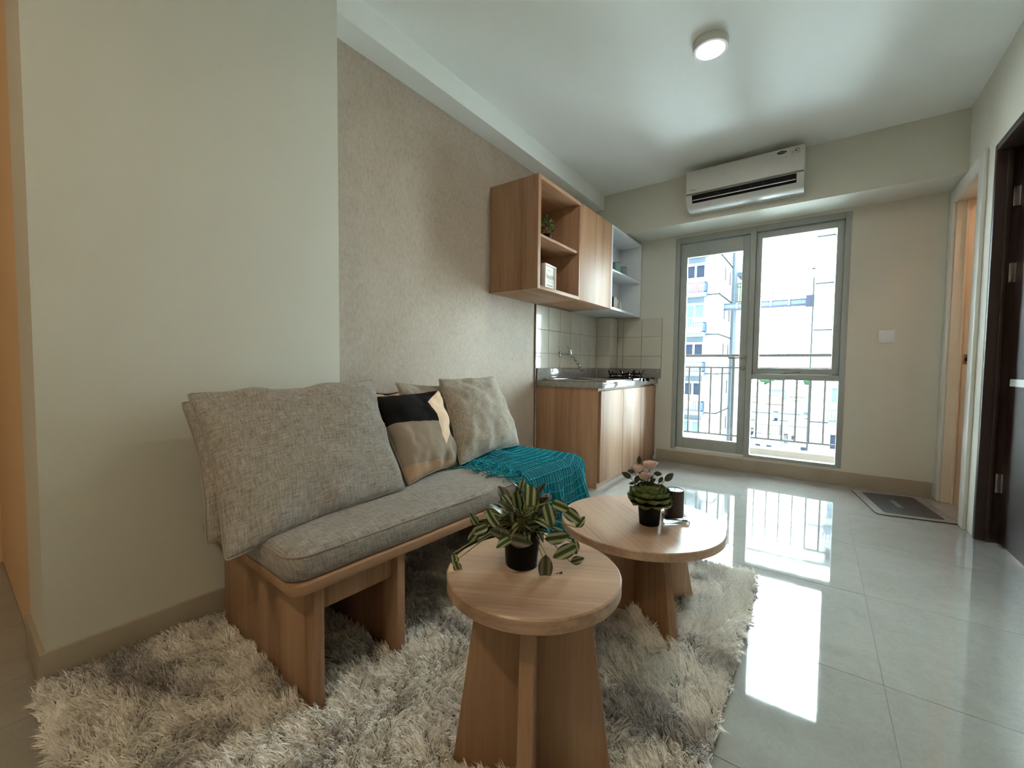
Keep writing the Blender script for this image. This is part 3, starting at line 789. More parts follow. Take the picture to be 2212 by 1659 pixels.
pillow('pillow', 'big grey linen pillow with visible zip pressed against the cream wall', (.085, -3.735, .79), (.06, -3.06, .815), (.34, -3.11, .455), (.415, -3.78, .43), .11, 'linen', 1, zipper=True)
pillow('pillow', 'big grey linen pillow in front at the near end of the bench', (.165, -3.742, .822), (.17, -3.08, .850), (.485, -3.165, .452), (.525, -3.775, .412), .17, 'linen', 2)
pillow('pillow', 'peach patchwork pillow mostly hidden behind the black printed one', (-.03, -3.055, .785), (-.04, -2.66, .775), (.19, -2.70, .455), (.23, -3.08, .455), .07, 'print_back', 3)
pillow('pillow', 'grey pillow hidden in the back between the printed and the square one', (.055, -2.875, .828), (.045, -2.44, .80), (.30, -2.49, .455), (.33, -2.92, .455), .09, 'linen_dark', 4)
pillow('pillow', 'patchwork pillow in black, taupe and peach leaning on the grey ones', (.165, -3.10, .775), (.15, -2.668, .785), (.385, -2.772, .452), (.455, -3.13, .45), .15, 'print', 5)
pillow('pillow', 'square grey pillow standing on the far end beside the teal throw', (.115, -2.645, .842), (.105, -2.165, .848), (.375, -2.265, .470), (.425, -2.81, .462), .17, 'linen_dark', 6)

# ------------------------------------------------------------------ teal throw
th = thing('throw_blanket', 'teal knitted throw with fringe draped over the far end of the bench', 'blanket', (0, 0, 0))
YA, YZ = -2.70, -2.235
SP = []
def path():
    pts = [(.30, .4475), (.40, .4485), (.50, .4490), (.60, .4490), (.672, .4480), (.702, .4425), (.722, .428), (.732, .405), (.737, .37), (.742, .31), (.746, .25), (.75, .19), (.752, .135)]
    return [Vector((x, 0, z)) for x, z in pts]
PP = path(); LEN = [0]
for a, b in zip(PP[:-1], PP[1:]): LEN.append(LEN[-1]+(b-a).length)
TOT = LEN[-1]
def along(s):
    for i in range(len(PP)-1):
        if s <= LEN[i+1] or i == len(PP)-2:
            f = (s-LEN[i])/(LEN[i+1]-LEN[i]); f = min(max(f, 0), 1.05)
            p = PP[i].lerp(PP[i+1], f); d = (PP[i+1]-PP[i]).normalized()
            return p, Vector((-d.z, 0, d.x)) if True else None
def throw(u, v, off=0.0):
    """u across (y), v along the path"""
    s = v*TOT*(1-.30*max(0, u-.55)*0 - (.12*max(0, u-.72)/.28)) 
    p, nn = along(s)
    nn = Vector((nn.x, 0, nn.z)); nn = nn if nn.z >= -.01 else -nn
    if nn.z < .05: nn = Vector((1, 0, max(nn.z, 0)))
    hang = max(0, s-.43)/(TOT-.43)
    y = YA+(YZ-YA)*u + .035*(1-v)*(-1)*(u < .5)*(1-u*2)*0
    y += (.03*hang*math.sin(u*9+1.0)) + (1-u)*.02*math.sin(v*7)
    fold = .038*hang*math.sin(u*15+1.3)+.018*hang*math.sin(u*29+v*2)+.02*hang
    bump = .030*math.exp(-(((s-.10)/.07)**2+((u-.36)/.14)**2))+.018*math.exp(-(((s-.05)/.05)**2+((u-.10)/.10)**2))
    sl = .004*noise.noise((u*6, v*6, 3.1))
    p = Vector((p.x, y, p.z)) + Vector((fold, 0, 0)) + Vector((0, 0, bump)) + nn*(sl*(.3+hang)+.004+off)
    # the bench runs slightly out of square with the wall
    p.x += (p.y+2.9)*.035
    if u > .97 and hang > 0: p.y += .03*hang
    return p
obj('cloth', MB().grid(lambda u, v: throw(u, v), 70, 90), 'knit', th, smooth=True, angle=180)
mb = MB()
nl, nc = 24, 17
for k in range(nl+1):
    u = k/nl
    mb.tube([throw(u, j/60, .0028) for j in range(61)], .0026, 4)
for k in range(nc+1):
    v = .02+.98*k/nc
    mb.tube([throw(j/60, v, .0028) for j in range(61)], .0026, 4)
tag(obj('cord_grid', mb, 'cord', th, smooth=True, angle=180), kind='stuff')
random.seed(11); mb = MB()
for k in range(95):                     # strands lying on the seat along the near edge
    v = random.uniform(.02, .62); p = throw(0.0, v); L = random.uniform(.10, .20); a = R(-90+random.uniform(-60, 60)); pts = [p+Vector((0, .01, 0))]
    q = p.copy(); x_lim = .700
    for i in range(10):
        a += random.uniform(-.75, .75); q = q+Vector((math.cos(a), math.sin(a), 0))*L/10
        zt = .448+.010*random.random()+.02*max(0, 1-i/4)*random.random() if q.x < x_lim else max(.30, pts[-1].z-.012)
        pts.append(Vector((min(q.x, .745+.01*random.random()), q.y, zt)))
    mb.tube(pts, .0024, 4)
for k in range(46):                     # strands hanging down the front
    u0 = random.uniform(-.06, .22); p = throw(max(0, u0), random.uniform(.62, .72)); y = YA+(YZ-YA)*u0
    L = random.uniform(.16, .30); pts = []
    for i in range(9):
        pts.append(Vector((p.x+.012+.008*math.sin(i*.9+k), y+.006*math.sin(i*1.1+k*2), p.z-L*i/8)))
    mb.tube(pts, .0024, 4)
for k in range(40):                     # and along the lower hem
    u0 = random.uniform(.15, .85); p = throw(u0, 1.0); L = random.uniform(.04, .07)
    mb.tube([Vector((p.x+.004*math.sin(i+k), p.y+.004*math.sin(i*1.3+k), p.z-L*i/5)) for i in range(6)], .0022, 4)
tag(obj('fringe', mb, 'cord', th, smooth=True, angle=180), kind='stuff')

# ------------------------------------------------------------------ round tables
def round_table(name, label, c, top, r, thick, lb, lt, rot):
    t = thing(name, label, 'table', (c[0], c[1], 0), R(rot))
    obj('table_top', MB().lathe([(0, top-thick), (r-.003, top-thick), (r, top-thick+.003), (r, top-.003), (r-.003, top), (0, top)], seg=96), 'wood_top', t, smooth=True, angle=30)
    h = top-thick
    obj('leg_panel', MB().prism([(-lb, .004), (lb, .004), (lt, h), (-lt, h)], 'y', -.014, .014), 'walnut_z', t, .001)
    for s in (-1, 1):
        obj('leg_panel', MB().prism([(s*.0142, .004), (s*lb, .004), (s*lt, h), (s*.0142, h)], 'x', -.014, .014), 'walnut_z', t, .001)
    return t
round_table('side_table', 'small tall round oak table nearest the camera', (1.226, -3.432), .475, .187, .030, .178, .118, 28)
round_table('coffee_table', 'wide low round oak table with roses on it', (1.193, -2.645), .345, .292, .030, .232, .168, -41)

# ------------------------------------------------------------------ shag rug
rug = thing('shag_rug', 'cream and grey mottled shaggy rug under the bench and tables', 'rug', (0, 0, 0))
RX0, RX1, RY0, RY1 = .016, 1.545, -4.06, -2.10
poly = rounded(RX0, RX1-.014, RY0+.014, RY1-.014, .045)
obj('backing', MB().prism(poly, 'z', .001, .010), plain('rug_backing', (150, 140, 126), .9), rug)
def smooth_noise(x, y, cell, seed):
    rng = np.random.default_rng(seed); g = rng.random((96, 96)); fx, fy = x/cell+40, y/cell+60
    ix, iy = np.floor(fx).astype(int), np.floor(fy).astype(int); a, b = fx-ix, fy-iy; a = a*a*(3-2*a); b = b*b*(3-2*b)
    G = lambda i, j: g[i % 96, j % 96]
    return (G(ix, iy)*(1-a)+G(ix+1, iy)*a)*(1-b)+(G(ix, iy+1)*(1-a)+G(ix+1, iy+1)*a)*b
def pile(n=300000):
    rng = np.random.default_rng(5)
    x = rng.uniform(RX0+.004, RX1, n); y = rng.uniform(RY0, RY1, n)
    keep = np.ones(n, bool)
    for (cx, cy, rot, lb) in ((1.226, -3.432, 28, .180), (1.193, -2.645, -41, .234)):
        ca, sa = math.cos(R(-rot)), math.sin(R(-rot)); lx = (x-cx)*ca-(y-cy)*sa; ly = (x-cx)*sa+(y-cy)*ca
        keep &= ~(((abs(lx) < lb) & (abs(ly) < .018)) | ((abs(ly) < lb) & (abs(lx) < .018)))
    ca, sa = math.cos(-BR), math.sin(-BR); lx = (x-.022)*ca-(y+3.652)*sa; ly = (x-.022)*sa+(y+3.652)*ca
    for ya in (.046, .305, BL-.36, BL-.075): keep &= ~((lx > .01) & (lx < .668) & (ly > ya-.005) & (ly < ya+.032))
    corner = (x > RX1-.05) & (y > RY1-.05) & (np.hypot(x-(RX1-.05), y-(RY1-.05)) > .05)
    corner |= (x > RX1-.05) & (y < RY0+.05) & (np.hypot(x-(RX1-.05), y-(RY0+.05)) > .05)
    keep &= ~corner
    # under the bench only the front part shows
    keep &= ~((lx < .15) & (ly > .34) & (ly < BL-.4) & (rng.random(n) < .6))
    x, y = x[keep], y[keep]; n = len(x)
    # tufts: every strand leans towards the tip of its own tuft
    cell = .016
    gx, gy = np.floor(x/cell), np.floor(y/cell)
    hsh = lambda a, b, k: (np.sin(a*127.1+b*311.7+k*74.7)*43758.5453) % 1.0
    tx, ty = (gx+hsh(gx, gy, 1))*cell, (gy+hsh(gx, gy, 2))*cell
    ang = 3.4*smooth_noise(x, y, .30, 1)+3.4*smooth_noise(x, y, .050, 2)+2.2*hsh(gx, gy, 3)
    lean = .012+.020*smooth_noise(x, y, .09, 3)
    dx, dy = np.cos(ang)*lean, np.sin(ang)*lean
    edge = np.minimum(np.minimum(RX1-x, y-RY0), RY1-y)
    ln = .036*(.75+.5*rng.random(n))*(.82+.36*smooth_noise(x, y, .13, 4))
    ln *= np.clip(.55+edge/.05, .55, 1)
    tipx = x+dx+.62*(tx-x)+rng.normal(0, .004, n); tipy = y+dy+.62*(ty-y)+rng.normal(0, .004, n)
    tipx = np.maximum(tipx, .004)
    hz = np.sqrt(np.maximum(ln**2-(tipx-x)**2-(tipy-y)**2, (.35*ln)**2))
    wd = .00095*(.8+.6*rng.random(n))
    wa = rng.uniform(0, math.pi, n); wx, wy = np.cos(wa)*wd, np.sin(wa)*wd
    V = np.empty((n, 7, 3), np.float32)
    curl = rng.normal(0, .0035, (n, 2))
    for k, (t, w) in enumerate(((0, 1.0), (.42, 1.0), (.78, .75))):
        f = t**1.6; px = x+(tipx-x)*f+curl[:, 0]*math.sin(t*3.1); py = y+(tipy-y)*f+curl[:, 1]*math.sin(t*3.1); pz = .008+hz*(t**.8)
        V[:, 2*k, 0], V[:, 2*k, 1], V[:, 2*k, 2] = px-wx*w, py-wy*w, pz
        V[:, 2*k+1, 0], V[:, 2*k+1, 1], V[:, 2*k+1, 2] = px+wx*w, py+wy*w, pz
    droop = np.where(rng.random(n) < .35, .82, 1.0)
    V[:, 6, 0], V[:, 6, 1], V[:, 6, 2] = tipx, tipy, .008+hz*droop
    base = (np.arange(n)*7)[:, None]
    quads = np.concatenate([base+np.array([[0, 1, 3, 2]]), base+np.array([[2, 3, 5, 4]])], 1).reshape(-1, 4)
    tris = (base+np.array([[4, 5, 6]])).reshape(-1, 3)
    nq, ntri = len(quads), len(tris)
    me = bpy.data.meshes.new('pile')
    me.vertices.add(n*7); me.vertices.foreach_set('co', V.reshape(-1))
    loops = np.concatenate([quads.reshape(-1), tris.reshape(-1)]).astype(np.int32)
    me.loops.add(len(loops)); me.loops.foreach_set('vertex_index', loops)
    start = np.concatenate([np.arange(nq)*4, nq*4+np.arange(ntri)*3]).astype(np.int32)
    me.polygons.add(nq+ntri); me.polygons.foreach_set('loop_start', start)
    me.update(calc_edges=True)
    # dye: cream yarn with grey-brown cloudy patches
    m1 = smooth_noise(x*1.0+y*.5, y-x*.3, .17, 7)*.6+smooth_noise(x, y, .07, 8)*.4
    g = np.clip((m1-.47)/.24, 0, 1); g = g*g*(3-2*g)
    cream = np.array(lin(252, 249, 242)[:3]); grey = np.array(lin(204, 199, 194)[:3])
    cl = cream*(1-g[:, None])+grey*g[:, None]; cl = cl*(.80+.40*rng.random(n))[:, None]
    full_ = np.ones((n, 7, 4), np.float32); full_[:, :, :3] = cl[:, None, :]
    at = me.color_attributes.new('dye', 'FLOAT_COLOR', 'POINT'); at.data.foreach_set('color', full_.reshape(-1))
    return me
t = NT('dyed_shag_yarn'); an = t.new('ShaderNodeAttribute', attribute_name='dye')
t.out(an.outputs['Color'], 0.85, 0, 0.2, **{'Sheen Weight': 0.2}); MAT['shag'] = t.mat
tag(link('pile', pile(), 'shag', rug), kind='stuff')

# ------------------------------------------------------------------ door mat
MA = (2.192, -.395)
mt = thing('door_mat', 'dark grey anti-slip mat with pale border and lettering by the white doorway', 'mat', (MA[0], MA[1], 0), R(9.5))
def rrect(w, h, r, n=6):
    pts = []
    for cx, cy, a0 in ((w-r, h-r, 0), (-w+r, h-r, 90), (-w+r, -h+r, 180), (w-r, -h+r, 270)):
        for i in range(n+1): a = R(a0+90*i/n); pts.append((cx+r*math.cos(a), cy+r*math.sin(a)))
    return pts
obj('base', MB().prism(rrect(.197, .298, .035), 'z', .0008, .004), plain('black_rubber', (18, 18, 18), .7), mt)
obj('border', MB().prism(rrect(.194, .295, .033), 'z', .004, .0055), plain('pale_mat_border', (122, 118, 114), .6, var=.12, scale=14), mt)
obj('line', MB().prism(rrect(.150, .252, .030), 'z', .0055, .0058), plain('mat_line', (176, 158, 146), .7), mt)
obj('pad', MB().prism(rrect(.147, .249, .028), 'z', .0055, .0062), plain('charcoal_mat', (62, 61, 62), .75, var=.2, scale=20), mt)
mm = MB()
for k in range(8):
    y = -.075+k*.021
    mm.box(-.030, .0, y, y+.003, .0062, .0064); mm.box(-.030, .0, y+.010, y+.013, .0062, .0064)
    if k % 3 != 1: mm.box(-.004, .0, y, y+.013, .0062, .0064)
    if k % 2: mm.box(-.017, -.013, y, y+.013, .0062, .0064)
obj('lettering', mm, plain('mat_lettering', (170, 172, 172), .7), mt)
# ================================================================== PLANTS AND CANDLE
def leaf_mesh(L, hw, fold=.25, droop=.35, tip=.85, nu=8, nv=6):
    def f(u, v):
        s = v*2-1; w = hw*(math.sin(math.pi*min(1, u**tip))**.75)*(1 if u < .999 else 0)
        return (s*w, u*L, fold*abs(s)*w - droop*L*(u**2)*.5)
    return MB().grid(f, nu, nv).mesh('leaf', smooth=True, angle=180)
LM = []
for (L, hw, d) in ((.050, .0145, .35), (.046, .0135, .7), (.054, .0140, .15)):
    a = leaf_mesh(L, hw, .3, d); a.materials.append(MAT['leaf_green'])
    b = a.copy(); b.materials.clear(); b.materials.append(MAT['leaf_purple'])
    LM.append((a, b))
def place_leaf(me, parent, base, d, up, s=1.0, name='leaf'):
    y = Vector(d).normalized(); z = Vector(up); z = (z-y*z.dot(y)).normalized(); x = y.cross(z)
    o = bpy.data.objects.new(name, me); C.objects.link(o); o.parent = parent
    m = Matrix((x*s, y*s, z*s)).transposed().to_4x4(); m.translation = Vector(base); o.matrix_local = m
    return o
def pot(parent):
    obj('pot', MB().lathe([(0, .0), (.033, .0), (.035, .002), (.041, .076), (.043, .077), (.043, .083), (.039, .083), (.037, .070), (0, .070)], seg=36), 'pot', parent, smooth=True)
    obj('soil', MB().lathe([(0, .0705), (.0365, .0705), (.03, .074), (0, .077)], seg=24), 'soil', parent, smooth=True)
AR = Vector((.809, .588, 0)); AB = Vector((.588, -.809, 0)); AZ = Vector((0, 0, 1))
random.seed(21)
p1 = thing('potted_striped_plant', 'trailing striped-leaf plant in a black pot on the small table', 'plant', (1.194, -3.431, .4752))
pot(p1)
crown = Vector((0, 0, .085)); stems = MB()
for i in range(98):
    a = random.uniform(0, 2*math.pi); e = math.asin(random.uniform(.0, .99)); r = random.uniform(.035, .092)
    out = Vector((math.cos(a)*math.cos(e), math.sin(a)*math.cos(e), math.sin(e)*1.05))
    tip = crown+out*r*.75+Vector((0, 0, -.004)); 
    stems.tube([crown*.85+Vector((out.x, out.y, 0))*.015, crown+out*r*.35+Vector((0, 0, .006)), tip], .0012, 4)
    d = out*1.0+Vector((0, 0, random.uniform(-.55, .55)))+Vector((random.uniform(-.5, .5), random.uniform(-.5, .5), 0))
    k = random.choice(LM); place_leaf(k[1] if random.random() < .25 else k[0], p1, tip, d, out+AZ*.6, random.uniform(.62, .98))
def img_leaf(du, dv, ang, s, toward, purple=False, var=0, parent=p1, sc=924, nz=.35):
    c = AR*(du/sc)+AZ*(-dv/sc+.083)+AB*toward
    d = AR*math.cos(R(ang))+AZ*math.sin(R(ang))+AB*.15
    L = .05*s; base = c-d.normalized()*L*.5
    place_leaf(LM[var][1 if purple else 0], parent, base, d, AB+AZ*nz, s); return base
RIM = crown
for (du, dv, ang, s, tw, pu, var) in [(-7, 8, -10, 1.05, .050, True, 2), (66, 4, 12, 1.0, .045, False, 2), (45, 62, -92, 1.1, .050, True, 2), (85, 33, 205, 1.05, .040, False, 2),
        (105, 30, -75, .75, .025, False, 0), (110, 55, 20, .62, .03, False, 0), (70, 82, 50, .55, .045, False, 0), (118, -15, 55, .62, .01, False, 0),
        (-100, 10, 230, .75, .03, False, 1), (-85, -5, 200, .80, .03, False, 0), (-97, -22, 120, .60, .02, False, 0), (-134, 58, -80, .62, .03, False, 0), (-128, 72, -70, .62, .032, False, 0),
        (48, -52, -75, .95, .075, False, 2), (14, -85, 88, .95, .07, False, 0), (95, -40, -35, .95, .04, False, 2), (75, -60, -20, .9, .05, False, 1)]:
    b = img_leaf(du, dv, ang, s, tw, pu, var)
    mid = RIM.lerp(b, .5)+Vector((0, 0, .018))
    stems.tube([RIM*.95, RIM+Vector((b.x, b.y, 0))*.3+Vector((0, 0, .008)), mid, b], .0013, 4)
tag(obj('stems', stems, 'stem', p1, smooth=True), kind=None)

p2 = thing('potted_succulent_with_roses', 'green rosette succulent with pale pink roses in a black pot', 'plant', (1.236, -2.672, .3452))
pot(p2)
sm = MB().grid(lambda u, v: ((v*2-1)*.030*max(0, 1-(2*abs(u**1.3-.5))**3.2)**.5, u*.058, .016*u*u+.014*abs(v*2-1)**2*(u+.2)+.002*math.sin(v*14)*u), 14, 8).mesh('leaf', smooth=True, angle=180)
sm.materials.append(MAT['succulent'])
cc = Vector((0, 0, .086))
for layer, (n, e, s, r0) in enumerate([(8, -30, .96, .016), (9, -14, 1.02, .014), (9, 0, 1.0, .011), (9, 12, .90, .008), (8, 26, .76, .006), (7, 42, .58, .004), (5, 60, .40, .002)]):
    for i in range(n):
        a = 2*math.pi*(i+.5*(layer % 2))/n+random.uniform(-.1, .1)
        h = Vector((math.cos(a), math.sin(a), 0)); d = h*math.cos(R(e))+AZ*math.sin(R(e))
        up = AZ*math.cos(R(e))-h*math.sin(R(e))
        place_leaf(sm, p2, cc+h*r0+AZ*(.004*layer), d, up, s*random.uniform(.92, 1.06), 'rosette_leaf')
dk = leaf_mesh(.040, .011, .2, .2); dk.materials.append(MAT['leaf_dark'])
S2 = 575
def at2(du, dv, tw): return AR*(du/S2)+AZ*(-dv/S2+.083)+AB*tw
st2 = MB()
roses = [(-18, -66, -.035, .022), (5, -74, -.035, .025), (-8, -52, -.02, .024)]
for (du, dv, tw, r) in roses:
    c = at2(du, dv, tw); mb = MB()
    for k in range(17):                        # cupped petals wound round the heart of the bloom
        a = k*2.39; q = .22+.78*(k/16)**.8
        def f(u, v, a=a, q=q):
            th = a+(v-.5)*2.0; ph = R(-62+u*(118-46*q)); flare = 1+.20*q*max(0, u-.7)/.3
            rr = r*q*math.cos(ph)*flare
            edge = .10*r*math.cos((v-.5)*math.pi)*u
            return (c.x+rr*math.cos(th), c.y+rr*math.sin(th), c.z+r*(.35+.45*q)*math.sin(ph)+edge+.12*r*(1-q))
        mb.grid(f, 6, 8)
    obj('rose', mb, 'petal', p2, smooth=True, angle=180)
    obj('calyx', MB().lathe([(0, -r*.75), (r*.55, -r*.45), (r*.7, -r*.1), (r*.3, -r*.3), (0, -r*.3)], c=c, seg=10), 'leaf_dark', p2, smooth=True)
    st2.tube([at2(-4, 0, -.03), at2(-4+(du+4)*.5, dv*.55, tw), c-AZ*r*.6], .0016, 5)
for (du, dv, ang, s, tw) in [(-18, -82, 88, .75, -.035), (-45, -50, 150, 1.0, -.03), (-36, -58, 175, .7, -.03), (-25, -42, 250, .85, -.02), (-35, -34, 190, .55, -.02), (20, -55, -5, .8, -.02),
        (48, -45, 40, 1.1, -.04), (28, -40, 240, .7, -.03), (-15, -43, 165, .6, -.02), (6, -48, -60, .8, -.03), (12, -38, 30, .7, -.035)]:
    c = at2(du, dv, tw); d = AR*math.cos(R(ang))+AZ*math.sin(R(ang)); b = c-d*.02*s
    place_leaf(dk, p2, b, d, AB+AZ*.3, s); st2.tube([at2(-2, 0, -.03), at2(du*.45, dv*.4, tw), b], .0012, 4)
obj('stems', st2, 'leaf_dark', p2, smooth=True)
tg = obj('price_tag', MB().prism([(0, 0), (.030, .018), (.012, -.008), (0, -.010)], 'y', -.0004, .0004), 'paper', p2)
tg.location = at2(26, 8, .02); tg.rotation_euler = (0, 0, R(36))

cd = thing('pillar_candle', 'dark brown pillar candle standing on the glass dish', 'candle', (1.296, -2.572, .3595))
obj('wax', MB().lathe([(0, 0), (.0325, 0), (.034, .002), (.034, .098), (.0325, .0995), (.031, .097), (0, .096)], seg=40), plain('dark_brown_wax', (50, 38, 34), .45), cd, smooth=True)
obj('top', MB().lathe([(0, .0965), (.031, .0972), (.031, .0975), (0, .0975)], seg=30), plain('grey_wax', (150, 148, 150), .4), cd)
obj('wick', MB().tube([(0, 0, .097), (.001, .001, .104), (.004, .002, .108)], .001, 5), 'darkrim', cd)
gd = thing('glass_dish', 'square clear glass dish under the dark candle', 'dish', (1.300, -2.572, .3452), R(21))
m = MB().prism(rrect(.047, .047, .010), 'z', 0, .0125)
obj('plate', m, 'solidglass', gd, .002, smooth=True)
# ================================================================== BALCONY
struct(obj('balcony_slab', MB().box(-.6, 2.7, .13, 1.08, -.15, -.02), plain('balcony_tile', (226, 220, 212), .4, scale=6)), 'tiled balcony floor outside the glass door')
struct(box('balcony_kerb', (-.6, 2.7, .93, 1.08, -.02, .062), plain('darkened_beige_kerb', (66, 57, 51), .6, scale=5)), 'low beige kerb at the balcony edge')  # kerb beige darkened in the colour to offset the room's exposure
MAT['rail'] = plain('darkened_cream_railing', (40, 37, 36), .8, spec=.2, var=.03)  # cream darkened in the colour so the rails do not burn out
rl = thing('balcony_railing', 'cream painted steel railing along the balcony edge', 'railing', (0, .95, 0))
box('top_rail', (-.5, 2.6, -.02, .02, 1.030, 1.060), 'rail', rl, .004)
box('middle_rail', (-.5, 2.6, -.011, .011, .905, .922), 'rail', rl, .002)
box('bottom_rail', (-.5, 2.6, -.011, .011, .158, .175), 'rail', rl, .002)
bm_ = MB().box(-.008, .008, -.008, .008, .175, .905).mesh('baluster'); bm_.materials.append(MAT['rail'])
x = -.40
while x < 2.6:
    if abs(x-.975) > .03:
        o = bpy.data.objects.new('baluster', bm_); C.objects.link(o); o.parent = rl; o.location = (x, 0, 0)
    x += .1148
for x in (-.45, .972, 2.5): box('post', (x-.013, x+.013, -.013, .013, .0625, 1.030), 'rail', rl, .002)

# the block the room belongs to, seen from outside
m = MB().box(-14, -.30, .13, .33, -26, 5).box(2.7, 14, .13, .33, -26, 5).box(-.30, 2.7, .13, .33, 2.9, 5).box(-.30, 2.7, .13, .33, -26, -.15)
struct(obj('facade', m, plain('own_facade_plaster', (120, 118, 112), .9, spec=.1, scale=1)), 'outer face of the block the room belongs to')
# ================================================================== TOWERS
MAT['tower'] = plain('darkened_tower_plaster', (100, 101, 101), .9, spec=.1, var=.03, scale=1.5)  # tower colours darkened below their own, in place of a lower exposure outdoors
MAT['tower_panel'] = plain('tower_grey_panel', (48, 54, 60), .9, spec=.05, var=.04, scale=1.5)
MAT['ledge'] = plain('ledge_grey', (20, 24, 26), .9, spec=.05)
MAT['tower_frame'] = plain('tower_window_frame', (84, 86, 87), .9, spec=.05)
MAT['tower_glass'] = plain('tower_glass', (14, 18, 26), .9, spec=.05, scale=2)
MAT['tower_rail'] = plain('tower_rail', (26, 36, 52), .9, spec=.1)
MAT['curtain'] = plain('pale_curtain', (42, 52, 60), .9, spec=.05, var=.15, scale=3)
FL = [9.12, 6.22, 3.32, .43, -2.47, -5.37, -8.27, -11.2]
def tower_window(parent, x0, x1, y, z0, z1, curtain=False):
    w = thing('window', None, None); w.parent = parent
    t = .06
    obj('frame', MB().box(x0-t, x0, y-.06, y, z0-t, z1+t).box(x1, x1+t, y-.06, y, z0-t, z1+t).box(x0, x1, y-.06, y, z1, z1+t).box(x0, x1, y-.06, y, z0-t, z0).box((x0+x1)/2-.07, (x0+x1)/2+.07, y-.06, y, z0, z1), 'tower_frame', w)
    box('pane', (x0, (x0+x1)/2-.07, y-.03, y-.01, z0, z1), 'curtain' if curtain else 'tower_glass', w)
    box('pane', ((x0+x1)/2+.07, x1, y-.03, y-.01, z0, z1), 'curtain' if curtain else 'tower_glass', w)
    box('awning', (x0-.12, x1+.16, y-.22, y, z1+.08, z1+.15), 'tower_frame', parent)
def tower_balcony(parent, x0, x1, y, L):
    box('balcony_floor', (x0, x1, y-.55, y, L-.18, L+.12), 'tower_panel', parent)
    g = thing('balcony_rail', None, None); g.parent = parent
    box('rail', (x0, x1, y-.55, y-.50, L+.80, L+.86), 'tower_rail', g)
    box('rail', (x0, x1, y-.55, y-.50, L+.14, L+.20), 'tower_rail', g)
    mb = MB(); n = int((x1-x0)/.16)
    for k in range(n+1): mb.box(x0+k*(x1-x0)/n-.02, x0+k*(x1-x0)/n+.02, y-.54, y-.51, L+.18, L+.82)
    obj('bars', mb, 'tower_rail', g)
    box('end_screen', (x1-.12, x1, y-.55, y, L+.12, L+.86), 'tower_rail', parent)
tl = thing('apartment_tower', 'white apartment tower with laundry balconies seen through the glass door', 'building', (0, 0, 0))
XT, YT = -4.20, 29.3
box('wall', (-16, XT, YT, 34.6, -26, 11.6), 'tower', tl)
box('column', (-4.62, -4.02, 34.6, 36.2, -26, 11.6), 'tower_panel', tl)
box('wall', (-16, -4.7, 36.2, 44, -26, 11.6), 'tower', tl)
for k, L in enumerate(FL):
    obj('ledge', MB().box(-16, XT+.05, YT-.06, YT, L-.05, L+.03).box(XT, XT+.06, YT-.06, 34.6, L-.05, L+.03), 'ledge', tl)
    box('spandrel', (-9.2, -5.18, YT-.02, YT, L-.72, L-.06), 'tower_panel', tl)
    tower_window(tl, -6.42, -5.22, YT, L+1.30, L+2.16, k in (2, 5))
    tower_window(tl, -8.60, -7.40, YT, L+1.30, L+2.16, k in (1, 3))
    tower_balcony(tl, -9.2, -4.97, YT, L)
    for yy in (31.4, 33.5):
        s = box('slit_window', (XT, XT+.02, yy, yy+.30, L+1.28, L+2.30), 'tower_glass', tl)
    g = thing('green_railing', None, None); g.parent = tl
    MAT.setdefault('greenrail', plain('green_railing', (28, 58, 32), .9, spec=.1))
    mb = MB().box(-4.0, -2.6, 36.1, 36.16, L+1.75, L+1.83).box(-4.0, -2.6, 36.1, 36.16, L+.20, L+.28).box(-4.0, -2.6, 36.1, 36.16, L+1.45, L+1.51)
    for q in range(8): mb.box(-4.0+q*.18, -3.93+q*.18, 36.1, 36.16, L+.2, L+1.8)
    if k == 1:
        obj('bars', mb, 'greenrail', g); box('landing', (-4.3, -2.6, 36.2, 38, L-.25, L+.15), 'tower_panel', g)
        box('lintel', (-4.02, -2.6, 36.2, 38, L+2.4, L+2.75), 'tower_panel', g)
    else: bpy.data.objects.remove(g)
def laundry(name, label, x0, x1, z0, z1, y, rgb):
    def f(u, v): return (x0+(x1-x0)*u, y+.03*math.sin(u*11)*(1-v*.5), z0+(z1-z0)*v+.02*math.sin(u*6))
    mb = MB().grid(f, 12, 8); mb.grid(lambda u, v: (f(u, v)[0], f(u, v)[1]+.02, f(u, v)[2]), 12, 8)
    tag(obj(name, mb, plain(name+'_cloth', rgb, .9, var=.2, scale=4), smooth=True), label, 'laundry')
laundry('pink_towel', 'bright pink towel hanging on a tower balcony rail', -5.88, -5.48, 6.36, 7.06, YT-.60, (120, 14, 56))
laundry('blue_cloth', 'blue cloth hanging above a tower balcony rail', -6.16, -5.84, 3.95, 4.50, YT-.60, (12, 34, 66))
laundry('pale_sheet', 'pale grey sheet draped along the second tower balcony rail', -6.95, -5.25, 3.42, 3.80, YT-.62, (58, 70, 90))
laundry('white_shirt', 'white shirt drying on a low tower balcony rail', -6.1, -5.7, -2.1, -1.6, YT-.60, (222, 226, 230))

